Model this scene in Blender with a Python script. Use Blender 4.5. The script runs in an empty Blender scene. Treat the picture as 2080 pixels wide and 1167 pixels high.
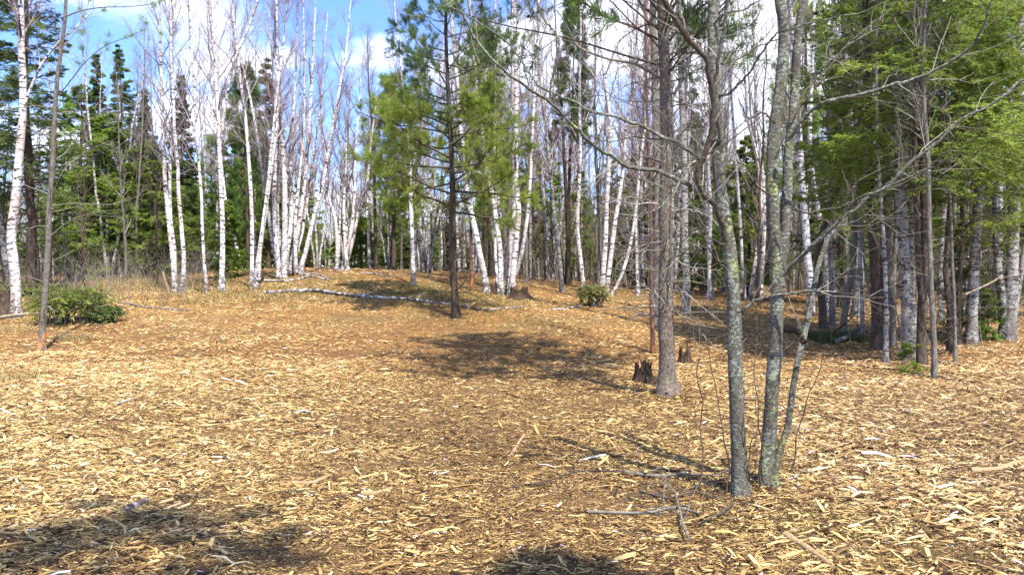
import bpy, math, random
import numpy as np
from mathutils import Vector
rng = np.random.default_rng(11)
random.seed(11)
S = bpy.context.scene
COL = S.collection
W0, H0, F = 2080.0, 1167.0, 1632.0          # photo size and focal length in its pixels
CAMZ, PITCH = 1.6, math.atan(43.5 / 1632.0)
# ---------------------------------------------------------------- camera
cd = bpy.data.cameras.new("camera"); cam = bpy.data.objects.new("camera", cd); COL.objects.link(cam)
cd.sensor_width = 36.0; cd.lens = F / W0 * 36.0; cd.clip_start = 0.05; cd.clip_end = 1500
cam.location = (0, 0, CAMZ); cam.rotation_euler = (math.pi / 2 - PITCH, 0, 0)
S.camera = cam
# ---------------------------------------------------------------- light
SUN_AZ, SUN_EL = math.radians(26), math.radians(59)      # behind the camera, to its right
sdir = Vector((math.sin(SUN_AZ) * math.cos(SUN_EL), -math.cos(SUN_AZ) * math.cos(SUN_EL), math.sin(SUN_EL)))
sl = bpy.data.lights.new("sun", 'SUN'); sl.energy = 4.7; sl.angle = math.radians(0.53); sl.color = (1.0, 0.955, 0.88)
so = bpy.data.objects.new("sun", sl); COL.objects.link(so); so.rotation_euler = sdir.to_track_quat('Z', 'Y').to_euler()
wd = bpy.data.worlds.new("World"); S.world = wd; wd.use_nodes = True
S.view_settings.view_transform = 'Standard'; S.view_settings.look = 'None'
S.view_settings.exposure = 1.2; S.view_settings.gamma = 1.0
S.cycles.max_bounces = 6; S.cycles.diffuse_bounces = 3; S.cycles.transparent_max_bounces = 4
S.cycles.caustics_reflective = False; S.cycles.caustics_refractive = False


class NT:
    """small helper to write node trees"""
    def __init__(s, tree):
        s.t = tree; s.n = tree.nodes; s.l = tree.links
    def new(s, typ, **kw):
        n = s.n.new(typ)
        for k, v in kw.items(): setattr(n, k, v)
        return n
    def link(s, a, b): s.l.new(a, b)
    def put(s, sock, v):
        if isinstance(v, bpy.types.NodeSocket): s.l.new(v, sock)
        elif v is not None:
            if isinstance(v, tuple) and len(v) == 3 and sock.type == 'RGBA': v = v + (1,)
            sock.default_value = v
    def math(s, op, a, b=None, c=None, clamp=False):
        n = s.new('ShaderNodeMath', operation=op, use_clamp=clamp)
        s.put(n.inputs[0], a); s.put(n.inputs[1], b); s.put(n.inputs[2], c)
        return n.outputs[0]
    def noise(s, vec, scale, detail=3, rough=0.55, dist=0.0):
        n = s.new('ShaderNodeTexNoise'); s.put(n.inputs['Vector'], vec)
        n.inputs['Scale'].default_value = scale; n.inputs['Detail'].default_value = detail
        n.inputs['Roughness'].default_value = rough; n.inputs['Distortion'].default_value = dist
        return n.outputs['Fac']
    def mapping(s, vec, scale=(1, 1, 1), rot=(0, 0, 0), loc=(0, 0, 0)):
        n = s.new('ShaderNodeMapping'); s.put(n.inputs['Vector'], vec)
        n.inputs['Scale'].default_value = scale; n.inputs['Rotation'].default_value = rot
        n.inputs['Location'].default_value = loc
        return n.outputs[0]
    def ramp(s, fac, stops, interp='LINEAR'):
        n = s.new('ShaderNodeValToRGB'); s.put(n.inputs[0], fac); r = n.color_ramp; r.interpolation = interp
        while len(r.elements) < len(stops): r.elements.new(0.5)
        for e, (p, c) in zip(r.elements, stops):
            e.position = p; e.color = (c if len(c) == 4 else tuple(c) + (1,))
        return n.outputs[0]
    def mix(s, fac, a, b, typ='MIX'):
        n = s.new('ShaderNodeMix', data_type='RGBA', blend_type=typ)
        s.put(n.inputs[0], fac); s.put(n.inputs[6], a); s.put(n.inputs[7], b)
        return n.outputs[2]
    def step(s, v, lo, hi):
        n = s.new('ShaderNodeMapRange', interpolation_type='SMOOTHSTEP'); s.put(n.inputs[0], v)
        n.inputs[1].default_value = lo; n.inputs[2].default_value = hi
        return n.outputs[0]


def build_world():
    t = NT(wd.node_tree); t.n.clear()
    out = t.new('ShaderNodeOutputWorld'); bg = t.new('ShaderNodeBackground'); bg.inputs[1].default_value = 0.15
    sky = t.new('ShaderNodeTexSky', sky_type='NISHITA'); sky.sun_disc = False
    sky.sun_elevation = SUN_EL; sky.sun_rotation = math.pi - SUN_AZ
    sky.air_density = 1.0; sky.dust_density = 0.4; sky.ozone_density = 2.5; sky.altitude = 300
    tc = t.new('ShaderNodeTexCoord'); v = tc.outputs['Generated']
    # clouds: flattened towards the horizon as a real cloud deck is
    sep = t.new('ShaderNodeSeparateXYZ'); t.link(v, sep.inputs[0])
    zz = t.math('ADD', t.math('MAXIMUM', sep.outputs[2], 0.0), 0.22)
    comb = t.new('ShaderNodeCombineXYZ')
    t.put(comb.inputs[0], t.math('DIVIDE', sep.outputs[0], zz)); t.put(comb.inputs[1], t.math('DIVIDE', sep.outputs[1], zz))
    n1 = t.noise(t.mapping(comb.outputs[0], loc=(3.1, 1.7, 0)), 1.5, 8, 0.56, 0.15)
    # open blue patch over the clearing
    def blob(px, py, r0, r1):
        d = px_dir(px, py).normalized(); vm = t.new('ShaderNodeVectorMath', operation='DISTANCE')
        t.link(v, vm.inputs[0]); vm.inputs[1].default_value = d
        return t.math('SUBTRACT', 1.0, t.step(vm.outputs['Value'], r0, r1))
    hole = blob(690, -20, 0.03, 0.17); hole2 = blob(700, 260, 0.02, 0.12); puff = blob(740, 130, 0.0, 0.07)
    puff2 = blob(420, 30, 0.03, 0.2); puff3 = blob(1640, 60, 0.05, 0.4)
    m = t.math('SUBTRACT', n1, t.math('MULTIPLY', hole, 0.22)); m = t.math('SUBTRACT', m, t.math('MULTIPLY', hole2, 0.06))
    m = t.math('ADD', m, t.math('MULTIPLY', puff, 0.16)); m = t.math('ADD', m, t.math('MULTIPLY', puff2, 0.1))
    m = t.math('ADD', m, t.math('MULTIPLY', puff3, 0.12))
    mask = t.step(m, 0.46, 0.66)
    skyc = t.mix(1.0, sky.outputs[0], (0.58, 0.73, 1.10, 1), 'MULTIPLY')
    c = t.mix(t.math('MULTIPLY', mask, 0.9), skyc, (6.2, 6.5, 7.1, 1))
    t.link(c, bg.inputs[0]); t.link(bg.outputs[0], out.inputs[0])


def px_dir(x, y):
    u = (x - W0 / 2) / F; v = (H0 / 2 - y) / F; c, s = math.cos(PITCH), math.sin(PITCH)
    return Vector((u, c + v * s, -s + v * c))
def unproj(x, y, Y):
    d = px_dir(x, y); k = Y / d.y
    return np.array((d.x * k, Y, CAMZ + d.z * k))
build_world()

# ---------------------------------------------------------------- terrain
_u = [-2.0, -.62, -.42, -.32, -.2, -.15, -.05, .05, .15, .4, 2.0]; _w = [0.9, 0.95, 1.15, 1.42, 1.50, 1.45, 1.2, .95, .78, .55, .45]
def terrain(X, Y, micro=True):
    X = np.asarray(X, float); Y = np.asarray(Y, float)
    s = np.clip((Y - 11) / 19.0, 0, 1); s = s * s * (3 - 2 * s)
    h = s * np.interp(X / np.maximum(Y, 8), _u, _w)
    if micro:
        h = h + 0.022 * np.sin(1.9 * X + 1.3 * np.sin(1.1 * Y)) * np.sin(1.7 * Y + 2.0 + np.sin(0.9 * X))
        h = h + 0.010 * np.sin(5.3 * X + 2 * np.sin(2.1 * Y) + 1) * np.sin(4.7 * Y + 1.5 * np.sin(3.1 * X))
        h = h + 0.05 * np.sin(0.55 * X + 0.7) * np.sin(0.43 * Y)
        for mx, my, mh, ms in MOUNDS: h = h + mh * np.exp(-((X - mx) ** 2 + (Y - my) ** 2) / ms ** 2)
    return h
MOUNDS = [(1.68, 5.6, .07, .3), (1.95, 10.0, .07, .26), (-8.1, 13.8, .05, .3), (-1.3, 19.2, .06, .35)]
def hit(px, py):
    d = px_dir(px, py); prev = 2.0
    for Y in np.arange(2.5, 31.0, 0.1):
        k = Y / d.y
        if CAMZ + d.z * k <= terrain(d.x * k, Y): break
    return Y

# ---------------------------------------------------------------- mesh buffers
def norm(a): return a / np.maximum(np.linalg.norm(a, axis=-1, keepdims=True), 1e-9)
class Buf:
    def __init__(s): s.V = []; s.R = []; s.F = []; s.n = 0       # F: (faces array, smooth, material)
    def add(s, v, f, rnd, mat=0, smooth=False):
        v = np.asarray(v, np.float32).reshape(-1, 3); f = np.asarray(f, np.int64)
        s.V.append(v); s.R.append(np.broadcast_to(np.asarray(rnd, np.float32), (len(v),)))
        s.F.append((f + s.n, smooth, mat)); s.n += len(v)
    def tubes(s, P, R, sides=3, mat=0, caps=False, lobe=None):
        P = np.asarray(P, float); R = np.asarray(R, float)
        if P.ndim == 2: P = P[None]; R = R[None]
        n, k, _ = P.shape
        if n == 0: return
        T = norm(np.gradient(P, axis=1)); m = norm(P[:, -1] - P[:, 0])
        ref = np.where((np.abs(m[:, 2]) < 0.75)[:, None], np.array([[0, 0, 1.0]]), np.array([[1.0, 0.13, 0]]))
        A = norm(np.cross(T, ref[:, None, :])); B = np.cross(T, A)
        a = np.arange(sides) / sides * 2 * np.pi
        ring = A[:, :, None, :] * np.cos(a)[None, None, :, None] + B[:, :, None, :] * np.sin(a)[None, None, :, None]
        RR = R[:, :, None, None] * np.ones((1, 1, sides, 1))
        if lobe is not None:                                   # root buttresses low down, slight unevenness above
            z = (P[..., 2] - P[:, :1, 2])[:, :, None, None]; ph = rng.random(3) * 6.28
            RR = RR * (1 + lobe[0] * np.exp(-np.maximum(z - .1, 0) / lobe[1]) * (1 + np.cos(3 * a + ph[0]) + .6 * np.cos(5 * a + ph[1]))[None, None, :, None] + .03 * np.sin(z * 9 + 2 * a[None, None, :, None] + ph[2]))
        V = P[:, :, None, :] + ring * RR
        idx = np.arange(n * k * sides).reshape(n, k, sides); nx = np.roll(idx, -1, axis=2)
        q = np.stack([idx[:, :-1], nx[:, :-1], nx[:, 1:], idx[:, 1:]], -1).reshape(-1, 4)
        s.add(V, q, np.repeat(rng.random(n), k * sides), mat, True)
        if caps:
            for e in (0, k - 1):
                base = V[:, e]; c = P[:, e]
                vv = np.concatenate([base, c[:, None]], 1); ii = np.arange(n * (sides + 1)).reshape(n, sides + 1)
                f = np.stack([ii[:, :sides], np.roll(ii[:, :sides], -1, 1), np.repeat(ii[:, sides:], sides, 1)], -1).reshape(-1, 3)
                s.add(vv, f, 0.5, caps if isinstance(caps, int) and not isinstance(caps, bool) else mat)
    def blades(s, B, D, L, Wd, mat=0, side=None, rnd=None):
        """diamond leaf faces: base B, direction D, length L, width Wd"""
        n = len(B)
        if n == 0: return
        D = norm(D); sd = norm(np.cross(D, rng.normal(size=(n, 3)) if side is None else side))
        L = np.broadcast_to(L, (n,))[:, None]; Wd = np.broadcast_to(Wd, (n,))[:, None]
        mid = B + D * L * 0.45
        V = np.stack([B, mid + sd * Wd / 2, B + D * L, mid - sd * Wd / 2], 1)
        f = np.arange(n * 4).reshape(n, 4)
        r = rng.random(n) if rnd is None else rnd
        s.add(V, f, np.repeat(r, 4), mat)
    def obj(s, name, mats, origin=(0, 0, 0), parent=None):
        V = np.concatenate(s.V) - np.asarray(origin, np.float32); R = np.concatenate(s.R)
        me = bpy.data.meshes.new(name); me.vertices.add(len(V)); me.vertices.foreach_set('co', V.astype(np.float32).ravel())
        loops = np.concatenate([f.ravel() for f, _, _ in s.F]); cnt = np.concatenate([np.full(len(f), f.shape[1]) for f, _, _ in s.F])
        st = np.concatenate([[0], np.cumsum(cnt)[:-1]])
        me.loops.add(len(loops)); me.loops.foreach_set('vertex_index', loops.astype(np.int32))
        me.polygons.add(len(cnt)); me.polygons.foreach_set('loop_start', st.astype(np.int32))
        me.polygons.foreach_set('use_smooth', np.concatenate([np.full(len(f), b) for f, b, _ in s.F]))
        if not isinstance(mats, (list, tuple)): mats = [mats]
        for m in mats: me.materials.append(m)
        if len(mats) > 1: me.polygons.foreach_set('material_index', np.concatenate([np.full(len(f), m, np.int32) for f, _, m in s.F]))
        at = me.attributes.new('rnd', 'FLOAT', 'POINT'); at.data.foreach_set('value', R.astype(np.float32))
        me.update(calc_edges=True)
        o = bpy.data.objects.new(name, me); COL.objects.link(o)
        if parent is not None: o.parent = parent
        else: o.location = origin
        return o

def thing(name, label, cat, loc, group=None):
    o = bpy.data.objects.new(name, None); COL.objects.link(o); o.location = loc; o.empty_display_size = 0.2
    o['label'] = label; o['category'] = cat
    if group: o['group'] = group
    return o
def tag(o, label, cat, group=None):
    o['label'] = label; o['category'] = cat
    if group: o['group'] = group
    return o

# ---------------------------------------------------------------- materials
def mat_new(name):
    m = bpy.data.materials.new(name); m.use_nodes = True; t = NT(m.node_tree)
    b = t.n['Principled BSDF']; b.inputs['Roughness'].default_value = 0.9; b.inputs['Specular IOR Level'].default_value = 0.2
    return m, t, b
def coords(t):
    tc = t.new('ShaderNodeTexCoord'); oi = t.new('ShaderNodeObjectInfo')
    sh = t.new('ShaderNodeCombineXYZ'); r = t.math('MULTIPLY', oi.outputs['Random'], 37.0)
    for i in range(3): t.put(sh.inputs[i], r)
    va = t.new('ShaderNodeVectorMath', operation='ADD'); t.link(tc.outputs['Object'], va.inputs[0]); t.link(sh.outputs[0], va.inputs[1])
    return va.outputs[0], oi.outputs['Random']
def bump(t, b, h, strength, dist):
    n = t.new('ShaderNodeBump'); n.inputs['Strength'].default_value = strength; n.inputs['Distance'].default_value = dist
    t.put(n.inputs['Height'], h); t.link(n.outputs[0], b.inputs['Normal'])

def birch_mat(name, base, peel, dark, band=0.6, knot=0.60):
    m, t, b = mat_new(name); v, r = coords(t)
    fine = t.noise(t.mapping(v, (6, 6, 60)), 1.0, 3, 0.6)
    mid = t.noise(t.mapping(v, (9, 9, 13)), 1.0, 4, 0.62, 0.6)
    band2 = t.noise(t.mapping(v, (3.5, 3.5, 17)), 1.0, 2, 0.5, 0.3)
    big = t.noise(t.mapping(v, (1.6, 1.6, 1.1)), 1.0, 3, 0.5)
    c = t.mix(t.step(big, 0.45, 0.66), base, peel)
    c = t.mix(t.math('MULTIPLY', t.step(fine, 0.54, 0.66), band), c, (0.16, 0.12, 0.10, 1))
    c = t.mix(t.math('MULTIPLY', t.step(band2, knot + 0.01, knot + 0.06), 0.9), c, dark)
    c = t.mix(t.step(mid, knot - 0.02, knot + 0.05), c, dark)
    tc = t.new('ShaderNodeTexCoord'); sp = t.new('ShaderNodeSeparateXYZ'); t.link(tc.outputs['Object'], sp.inputs[0])
    low = t.math('SUBTRACT', 1.0, t.step(sp.outputs[2], 0.1, 0.9))       # rough grey-brown plates low on the trunk
    c = t.mix(t.math('MULTIPLY', low, t.step(t.noise(v, 8.0, 4, 0.7), 0.40, 0.56)), c, tuple(x * 2.2 for x in dark[:3]) + (1,))
    t.link(c, b.inputs['Base Color']); bump(t, b, t.math('ADD', fine, mid), 0.8, 0.015)
    b.inputs['Roughness'].default_value = 0.8
    return m
def bark_mat(name, c0, c1, c2, lichen=None, scale=(22, 22, 9), lich=0.56, orange=None):
    m, t, b = mat_new(name); v, r = coords(t)
    n1 = t.noise(t.mapping(v, scale), 1.0, 5, 0.65, 0.5); n2 = t.noise(v, 3.0, 3)
    c = t.ramp(n1, [(0.3, c0), (0.52, c1), (0.72, c2)])
    c = t.mix(t.math('MULTIPLY', n2, 0.5), c, c0)
    h = n1
    if lichen:
        ln = t.noise(t.mapping(v, (36, 36, 60)), 1.0, 4, 0.72); lb = t.noise(v, 4.0, 3)
        lm = t.step(t.math('ADD', ln, t.math('MULTIPLY', t.math('SUBTRACT', lb, 0.5), 0.5)), lich, lich + 0.07)
        lc = t.ramp(t.noise(v, 6.0, 2), [(0.5, lichen), (0.66, (0.30, 0.34, 0.13))])
        c = t.mix(t.math('MULTIPLY', lm, 0.85), c, lc); h = t.math('ADD', n1, t.math('MULTIPLY', lm, 0.5))
    if orange:
        tc = t.new('ShaderNodeTexCoord'); sp = t.new('ShaderNodeSeparateXYZ'); t.link(tc.outputs['Object'], sp.inputs[0])
        lo = t.math('SUBTRACT', 1.0, t.step(sp.outputs[2], orange[0] - .08, orange[0]))
        c = t.mix(t.math('MULTIPLY', lo, t.step(t.noise(t.mapping(v, (14, 14, 5)), 1.0, 2), 0.5, 0.56)), c, orange[1])
    t.link(c, b.inputs['Base Color']); bump(t, b, h, 0.9, 0.012)
    return m
def attr(t):
    a = t.new('ShaderNodeAttribute', attribute_name='rnd'); return a.outputs['Fac']
def leaf_mat(name, stops, trans=0.3):
    m, t, b = mat_new(name); oi = t.new('ShaderNodeObjectInfo')
    c = t.ramp(attr(t), stops)
    tc = t.new('ShaderNodeTexCoord'); n = t.noise(tc.outputs['Object'], 0.9, 2)
    c = t.mix(t.math('MULTIPLY', t.step(n, 0.42, 0.65), 0.45), c, tuple(x * 1.5 for x in stops[-1][1][:3]) + (1,))
    hs = t.new('ShaderNodeHueSaturation'); t.link(c, hs.inputs['Color'])
    t.put(hs.inputs['Hue'], t.math('ADD', 0.485, t.math('MULTIPLY', oi.outputs['Random'], 0.03)))
    t.put(hs.inputs['Value'], t.math('ADD', 0.85, t.math('MULTIPLY', oi.outputs['Random'], 0.3)))
    c = hs.outputs[0]
    t.link(c, b.inputs['Base Color']); b.inputs['Roughness'].default_value = 0.55
    tr = t.new('ShaderNodeBsdfTranslucent'); t.link(c, tr.inputs[0]); mx = t.new('ShaderNodeMixShader')
    mx.inputs[0].default_value = trans; t.link(b.outputs[0], mx.inputs[1]); t.link(tr.outputs[0], mx.inputs[2])
    t.link(mx.outputs[0], t.n['Material Output'].inputs[0])
    return m
def ramp_mat(name, stops, rough=0.85, fine=30.0, amt=0.35):
    m, t, b = mat_new(name); c = t.ramp(attr(t), stops)
    tc = t.new('ShaderNodeTexCoord'); n = t.noise(tc.outputs['Object'], fine, 3)
    c = t.mix(t.math('MULTIPLY', t.step(n, 0.45, 0.7), amt), c, tuple(x * 0.45 for x in stops[0][1][:3]) + (1,))
    t.link(c, b.inputs['Base Color']); b.inputs['Roughness'].default_value = rough
    return m

M = {}
M['birch'] = birch_mat('birch_bark', (0.70, 0.68, 0.67, 1), (0.58, 0.49, 0.44, 1), (0.05, 0.038, 0.032, 1), 0.65, 0.58)
M['birch_grey'] = birch_mat('grey_birch_bark', (0.36, 0.345, 0.32, 1), (0.27, 0.225, 0.19, 1), (0.06, 0.05, 0.045, 1), 0.75, 0.555)
M['birch_far'] = birch_mat('far_birch_bark', (0.58, 0.56, 0.55, 1), (0.42, 0.37, 0.34, 1), (0.06, 0.048, 0.042, 1), 0.65, 0.55)
M['twig'] = ramp_mat('birch_twigs', [(0, (0.14, 0.09, 0.09)), (0.5, (0.26, 0.19, 0.19)), (1, (0.52, 0.46, 0.45))])
M['twig_red'] = ramp_mat('red_twigs', [(0, (0.12, 0.07, 0.065)), (0.6, (0.22, 0.13, 0.12)), (1, (0.36, 0.27, 0.25))])
M['twig_grey'] = ramp_mat('grey_twigs', [(0, (0.09, 0.07, 0.05)), (0.5, (0.20, 0.17, 0.13)), (1, (0.38, 0.35, 0.29))])
M['lichen'] = bark_mat('lichen_bark', (0.05, 0.042, 0.03), (0.13, 0.115, 0.09), (0.21, 0.19, 0.155), (0.27, 0.29, 0.24), (30, 30, 26), 0.50)
M['limb'] = bark_mat('limb_bark', (0.04, 0.03, 0.022), (0.11, 0.082, 0.058), (0.20, 0.155, 0.115), (0.30, 0.31, 0.25), (30, 30, 30), 0.62)
M['pine_bark'] = bark_mat('pine_bark', (0.05, 0.038, 0.03), (0.19, 0.145, 0.105), (0.42, 0.34, 0.26), (0.40, 0.37, 0.30), (34, 34, 26), 0.58)
M['dark_bark'] = bark_mat('dark_bark', (0.035, 0.027, 0.02), (0.10, 0.07, 0.05), (0.20, 0.14, 0.10), None, (20, 20, 8))
M['red_bark'] = bark_mat('red_bark', (0.06, 0.035, 0.03), (0.17, 0.085, 0.06), (0.30, 0.17, 0.12), None, (24, 24, 10), 0.6, (0.8, (0.34, 0.14, 0.05, 1)))
M['grey_bark'] = bark_mat('grey_bark', (0.08, 0.07, 0.055), (0.19, 0.165, 0.135), (0.33, 0.30, 0.25), (0.36, 0.37, 0.31), (18, 18, 10), 0.6)
M['young_pine'] = bark_mat('young_pine_bark', (0.07, 0.06, 0.045), (0.18, 0.155, 0.125), (0.30, 0.27, 0.22), (0.40, 0.40, 0.34), (16, 16, 14), 0.63, (0.38, (0.55, 0.22, 0.08, 1)))
M['dead'] = bark_mat('dead_wood', (0.15, 0.11, 0.07), (0.38, 0.30, 0.21), (0.55, 0.46, 0.34), None, (20, 20, 6))
M['stump'] = bark_mat('stump_wood', (0.02, 0.014, 0.010), (0.085, 0.05, 0.032), (0.24, 0.15, 0.09), (0.25, 0.22, 0.16), (30, 30, 8), 0.62)
M['cut'] = bark_mat('cut_wood', (0.20, 0.12, 0.06), (0.42, 0.28, 0.14), (0.6, 0.44, 0.26), None, (40, 40, 40))
M['moss'] = ramp_mat('moss', [(0, (0.03, 0.035, 0.012)), (1, (0.12, 0.13, 0.04))])
M['pine'] = leaf_mat('pine_needles', [(0, (0.10, 0.17, 0.025)), (0.5, (0.22, 0.32, 0.05)), (1, (0.36, 0.46, 0.09))], 0.5)
M['pine_blue'] = leaf_mat('blue_green_pine_needles', [(0, (0.04, 0.085, 0.03)), (0.5, (0.09, 0.155, 0.04)), (1, (0.17, 0.23, 0.06))], 0.35)
M['fir'] = leaf_mat('fir_needles', [(0, (0.07, 0.12, 0.022)), (0.5, (0.17, 0.25, 0.042)), (1, (0.31, 0.39, 0.07))], 0.5)
M['spruce'] = leaf_mat('spruce_needles', [(0, (0.045, 0.08, 0.025)), (0.5, (0.105, 0.16, 0.045)), (1, (0.20, 0.26, 0.065))], 0.35)
M['rusty'] = leaf_mat('fading_needles', [(0, (0.09, 0.085, 0.03)), (0.5, (0.17, 0.16, 0.05)), (1, (0.26, 0.25, 0.08))], 0.3)
M['yellowish'] = leaf_mat('yellowing_needles', [(0, (0.13, 0.13, 0.04)), (0.5, (0.28, 0.27, 0.09)), (1, (0.42, 0.40, 0.15))], 0.4)
M['straw'] = ramp_mat('dry_grass', [(0, (0.15, 0.10, 0.045)), (0.6, (0.34, 0.26, 0.10)), (1, (0.5, 0.42, 0.2))])
M['grass'] = ramp_mat('grass', [(0, (0.05, 0.06, 0.015)), (0.6, (0.12, 0.13, 0.03)), (1, (0.22, 0.20, 0.06))])
CHIP = [(0.0, (0.028, 0.015, 0.008)), (0.2, (0.09, 0.045, 0.018)), (0.42, (0.24, 0.137, 0.05)), (0.66, (0.44, 0.29, 0.105)), (0.88, (0.62, 0.45, 0.19)), (0.975, (0.72, 0.56, 0.31)), (1.0, (0.80, 0.75, 0.70))]
def tint(t, c):
    """the mulch itself varies over the clearing: golden left, rusty brown further back, paler and greyer right"""
    g = t.new('ShaderNodeNewGeometry'); sp = t.new('ShaderNodeSeparateXYZ'); t.link(g.outputs['Position'], sp.inputs[0])
    n = t.noise(g.outputs['Position'], 0.5, 3); w = t.math('MULTIPLY', t.math('SUBTRACT', n, 0.5), 4.0)
    back = t.step(t.math('ADD', sp.outputs[1], w), 7.0, 15.0); right = t.step(t.math('ADD', t.math('SUBTRACT', sp.outputs[0], t.math('MULTIPLY', sp.outputs[1], 0.12)), w), 0.6, 3.6)
    c = t.mix(back, c, t.mix(1.0, c, (1.0, 0.90, 0.80, 1), 'MULTIPLY')); c = t.mix(t.math('MULTIPLY', right, t.math('SUBTRACT', 1.0, t.math('MULTIPLY', back, 0.5))), c, t.mix(1.0, c, (1.0, 1.02, 1.18, 1), 'MULTIPLY'))
    return c
def chip_mat():
    m, t, b = mat_new('wood_chips'); c = t.ramp(attr(t), CHIP); tc = t.new('ShaderNodeTexCoord'); n = t.noise(tc.outputs['Object'], 60.0, 3)
    c = t.mix(t.math('MULTIPLY', t.step(n, 0.45, 0.7), 0.3), c, (0.012, 0.007, 0.004, 1)); t.link(tint(t, c), b.inputs['Base Color']); b.inputs['Roughness'].default_value = 0.75
    return m
M['chips'] = chip_mat()

def ground_mat():
    m, t, b = mat_new('chip_strewn_soil'); tc = t.new('ShaderNodeTexCoord'); v = tc.outputs['Object']
    masks = []
    for i, (rz, sx, sy) in enumerate([(0.2, 9, 42), (1.15, 8, 50), (2.2, 10, 38), (2.8, 7, 55)]):
        masks.append(t.noise(t.mapping(v, (sx, sy, 1), (0, 0, rz), (i * 7.3, i * 3.1, 0)), 1.0, 2.5, 0.6, 0.3))
    mx = t.math('MAXIMUM', t.math('MAXIMUM', masks[0], masks[1]), t.math('MAXIMUM', masks[2], masks[3]))
    big = t.noise(v, 0.33, 4, 0.6); bg2 = t.noise(v, 1.7, 4, 0.6)
    k = t.math('ADD', mx, t.math('MULTIPLY', t.math('SUBTRACT', big, 0.5), 0.22)); k = t.math('ADD', k, t.math('MULTIPLY', t.math('SUBTRACT', bg2, 0.5), 0.2))
    c = t.ramp(k, [(0.42, (0.03, 0.018, 0.01)), (0.53, (0.10, 0.055, 0.026)), (0.60, (0.22, 0.12, 0.04)), (0.67, (0.40, 0.24, 0.075)), (0.76, (0.56, 0.39, 0.14))])
    crumb = t.ramp(t.noise(v, 90.0, 4, 0.7), [(0.3, (0.02, 0.012, 0.007)), (0.47, (0.09, 0.048, 0.02)), (0.57, (0.21, 0.12, 0.045)), (0.70, (0.38, 0.25, 0.10))])
    spn = t.new('ShaderNodeSeparateXYZ'); t.link(v, spn.inputs[0]); c = t.mix(t.math('SUBTRACT', 1.0, t.math('MULTIPLY', t.step(spn.outputs[1], 9.0, 20.0), 0.75)), c, crumb)
    # fallen leaves and short olive grass on the rise
    sp = t.new('ShaderNodeSeparateXYZ'); t.link(v, sp.inputs[0])
    far = t.step(sp.outputs[1], 14.0, 20.0); g = t.step(t.noise(v, 0.45, 4, 0.6, 0.5), 0.44, 0.6)
    gc = t.ramp(t.noise(v, 34.0, 3), [(0.35, (0.06, 0.05, 0.02)), (0.55, (0.17, 0.13, 0.05)), (0.72, (0.30, 0.24, 0.10))])
    c = tint(t, c); c = t.mix(t.math('MULTIPLY', t.math('MULTIPLY', far, g), 0.55), c, gc)
    t.link(c, b.inputs['Base Color']); bump(t, b, mx, 1.0, 0.03)
    return m
M['ground'] = ground_mat()

# ---------------------------------------------------------------- ground sheet
def build_ground():
    ys = np.concatenate([np.arange(-60, -6, 3.0), np.arange(-6, 3, 0.5), np.arange(3, 14, 0.11), np.arange(14, 34, 0.3), np.geomspace(34, 900, 50)])
    xs = np.concatenate([-np.geomspace(900, 16, 40), np.arange(-15.8, -7, 0.3), np.arange(-7, 7, 0.12), np.arange(7, 15.8, 0.3), np.geomspace(16, 900, 40)])
    X, Y = np.meshgrid(xs, ys); Z = terrain(X, Y) - 0.004
    V = np.stack([X, Y, Z], -1).reshape(-1, 3); n, m = X.shape; i = np.arange(n * m).reshape(n, m)
    q = np.stack([i[:-1, :-1], i[:-1, 1:], i[1:, 1:], i[1:, :-1]], -1).reshape(-1, 4)
    B = Buf(); B.add(V, q, 0.5, 0, True); o = B.obj('ground', M['ground']); o['kind'] = 'structure'
build_ground()

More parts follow.
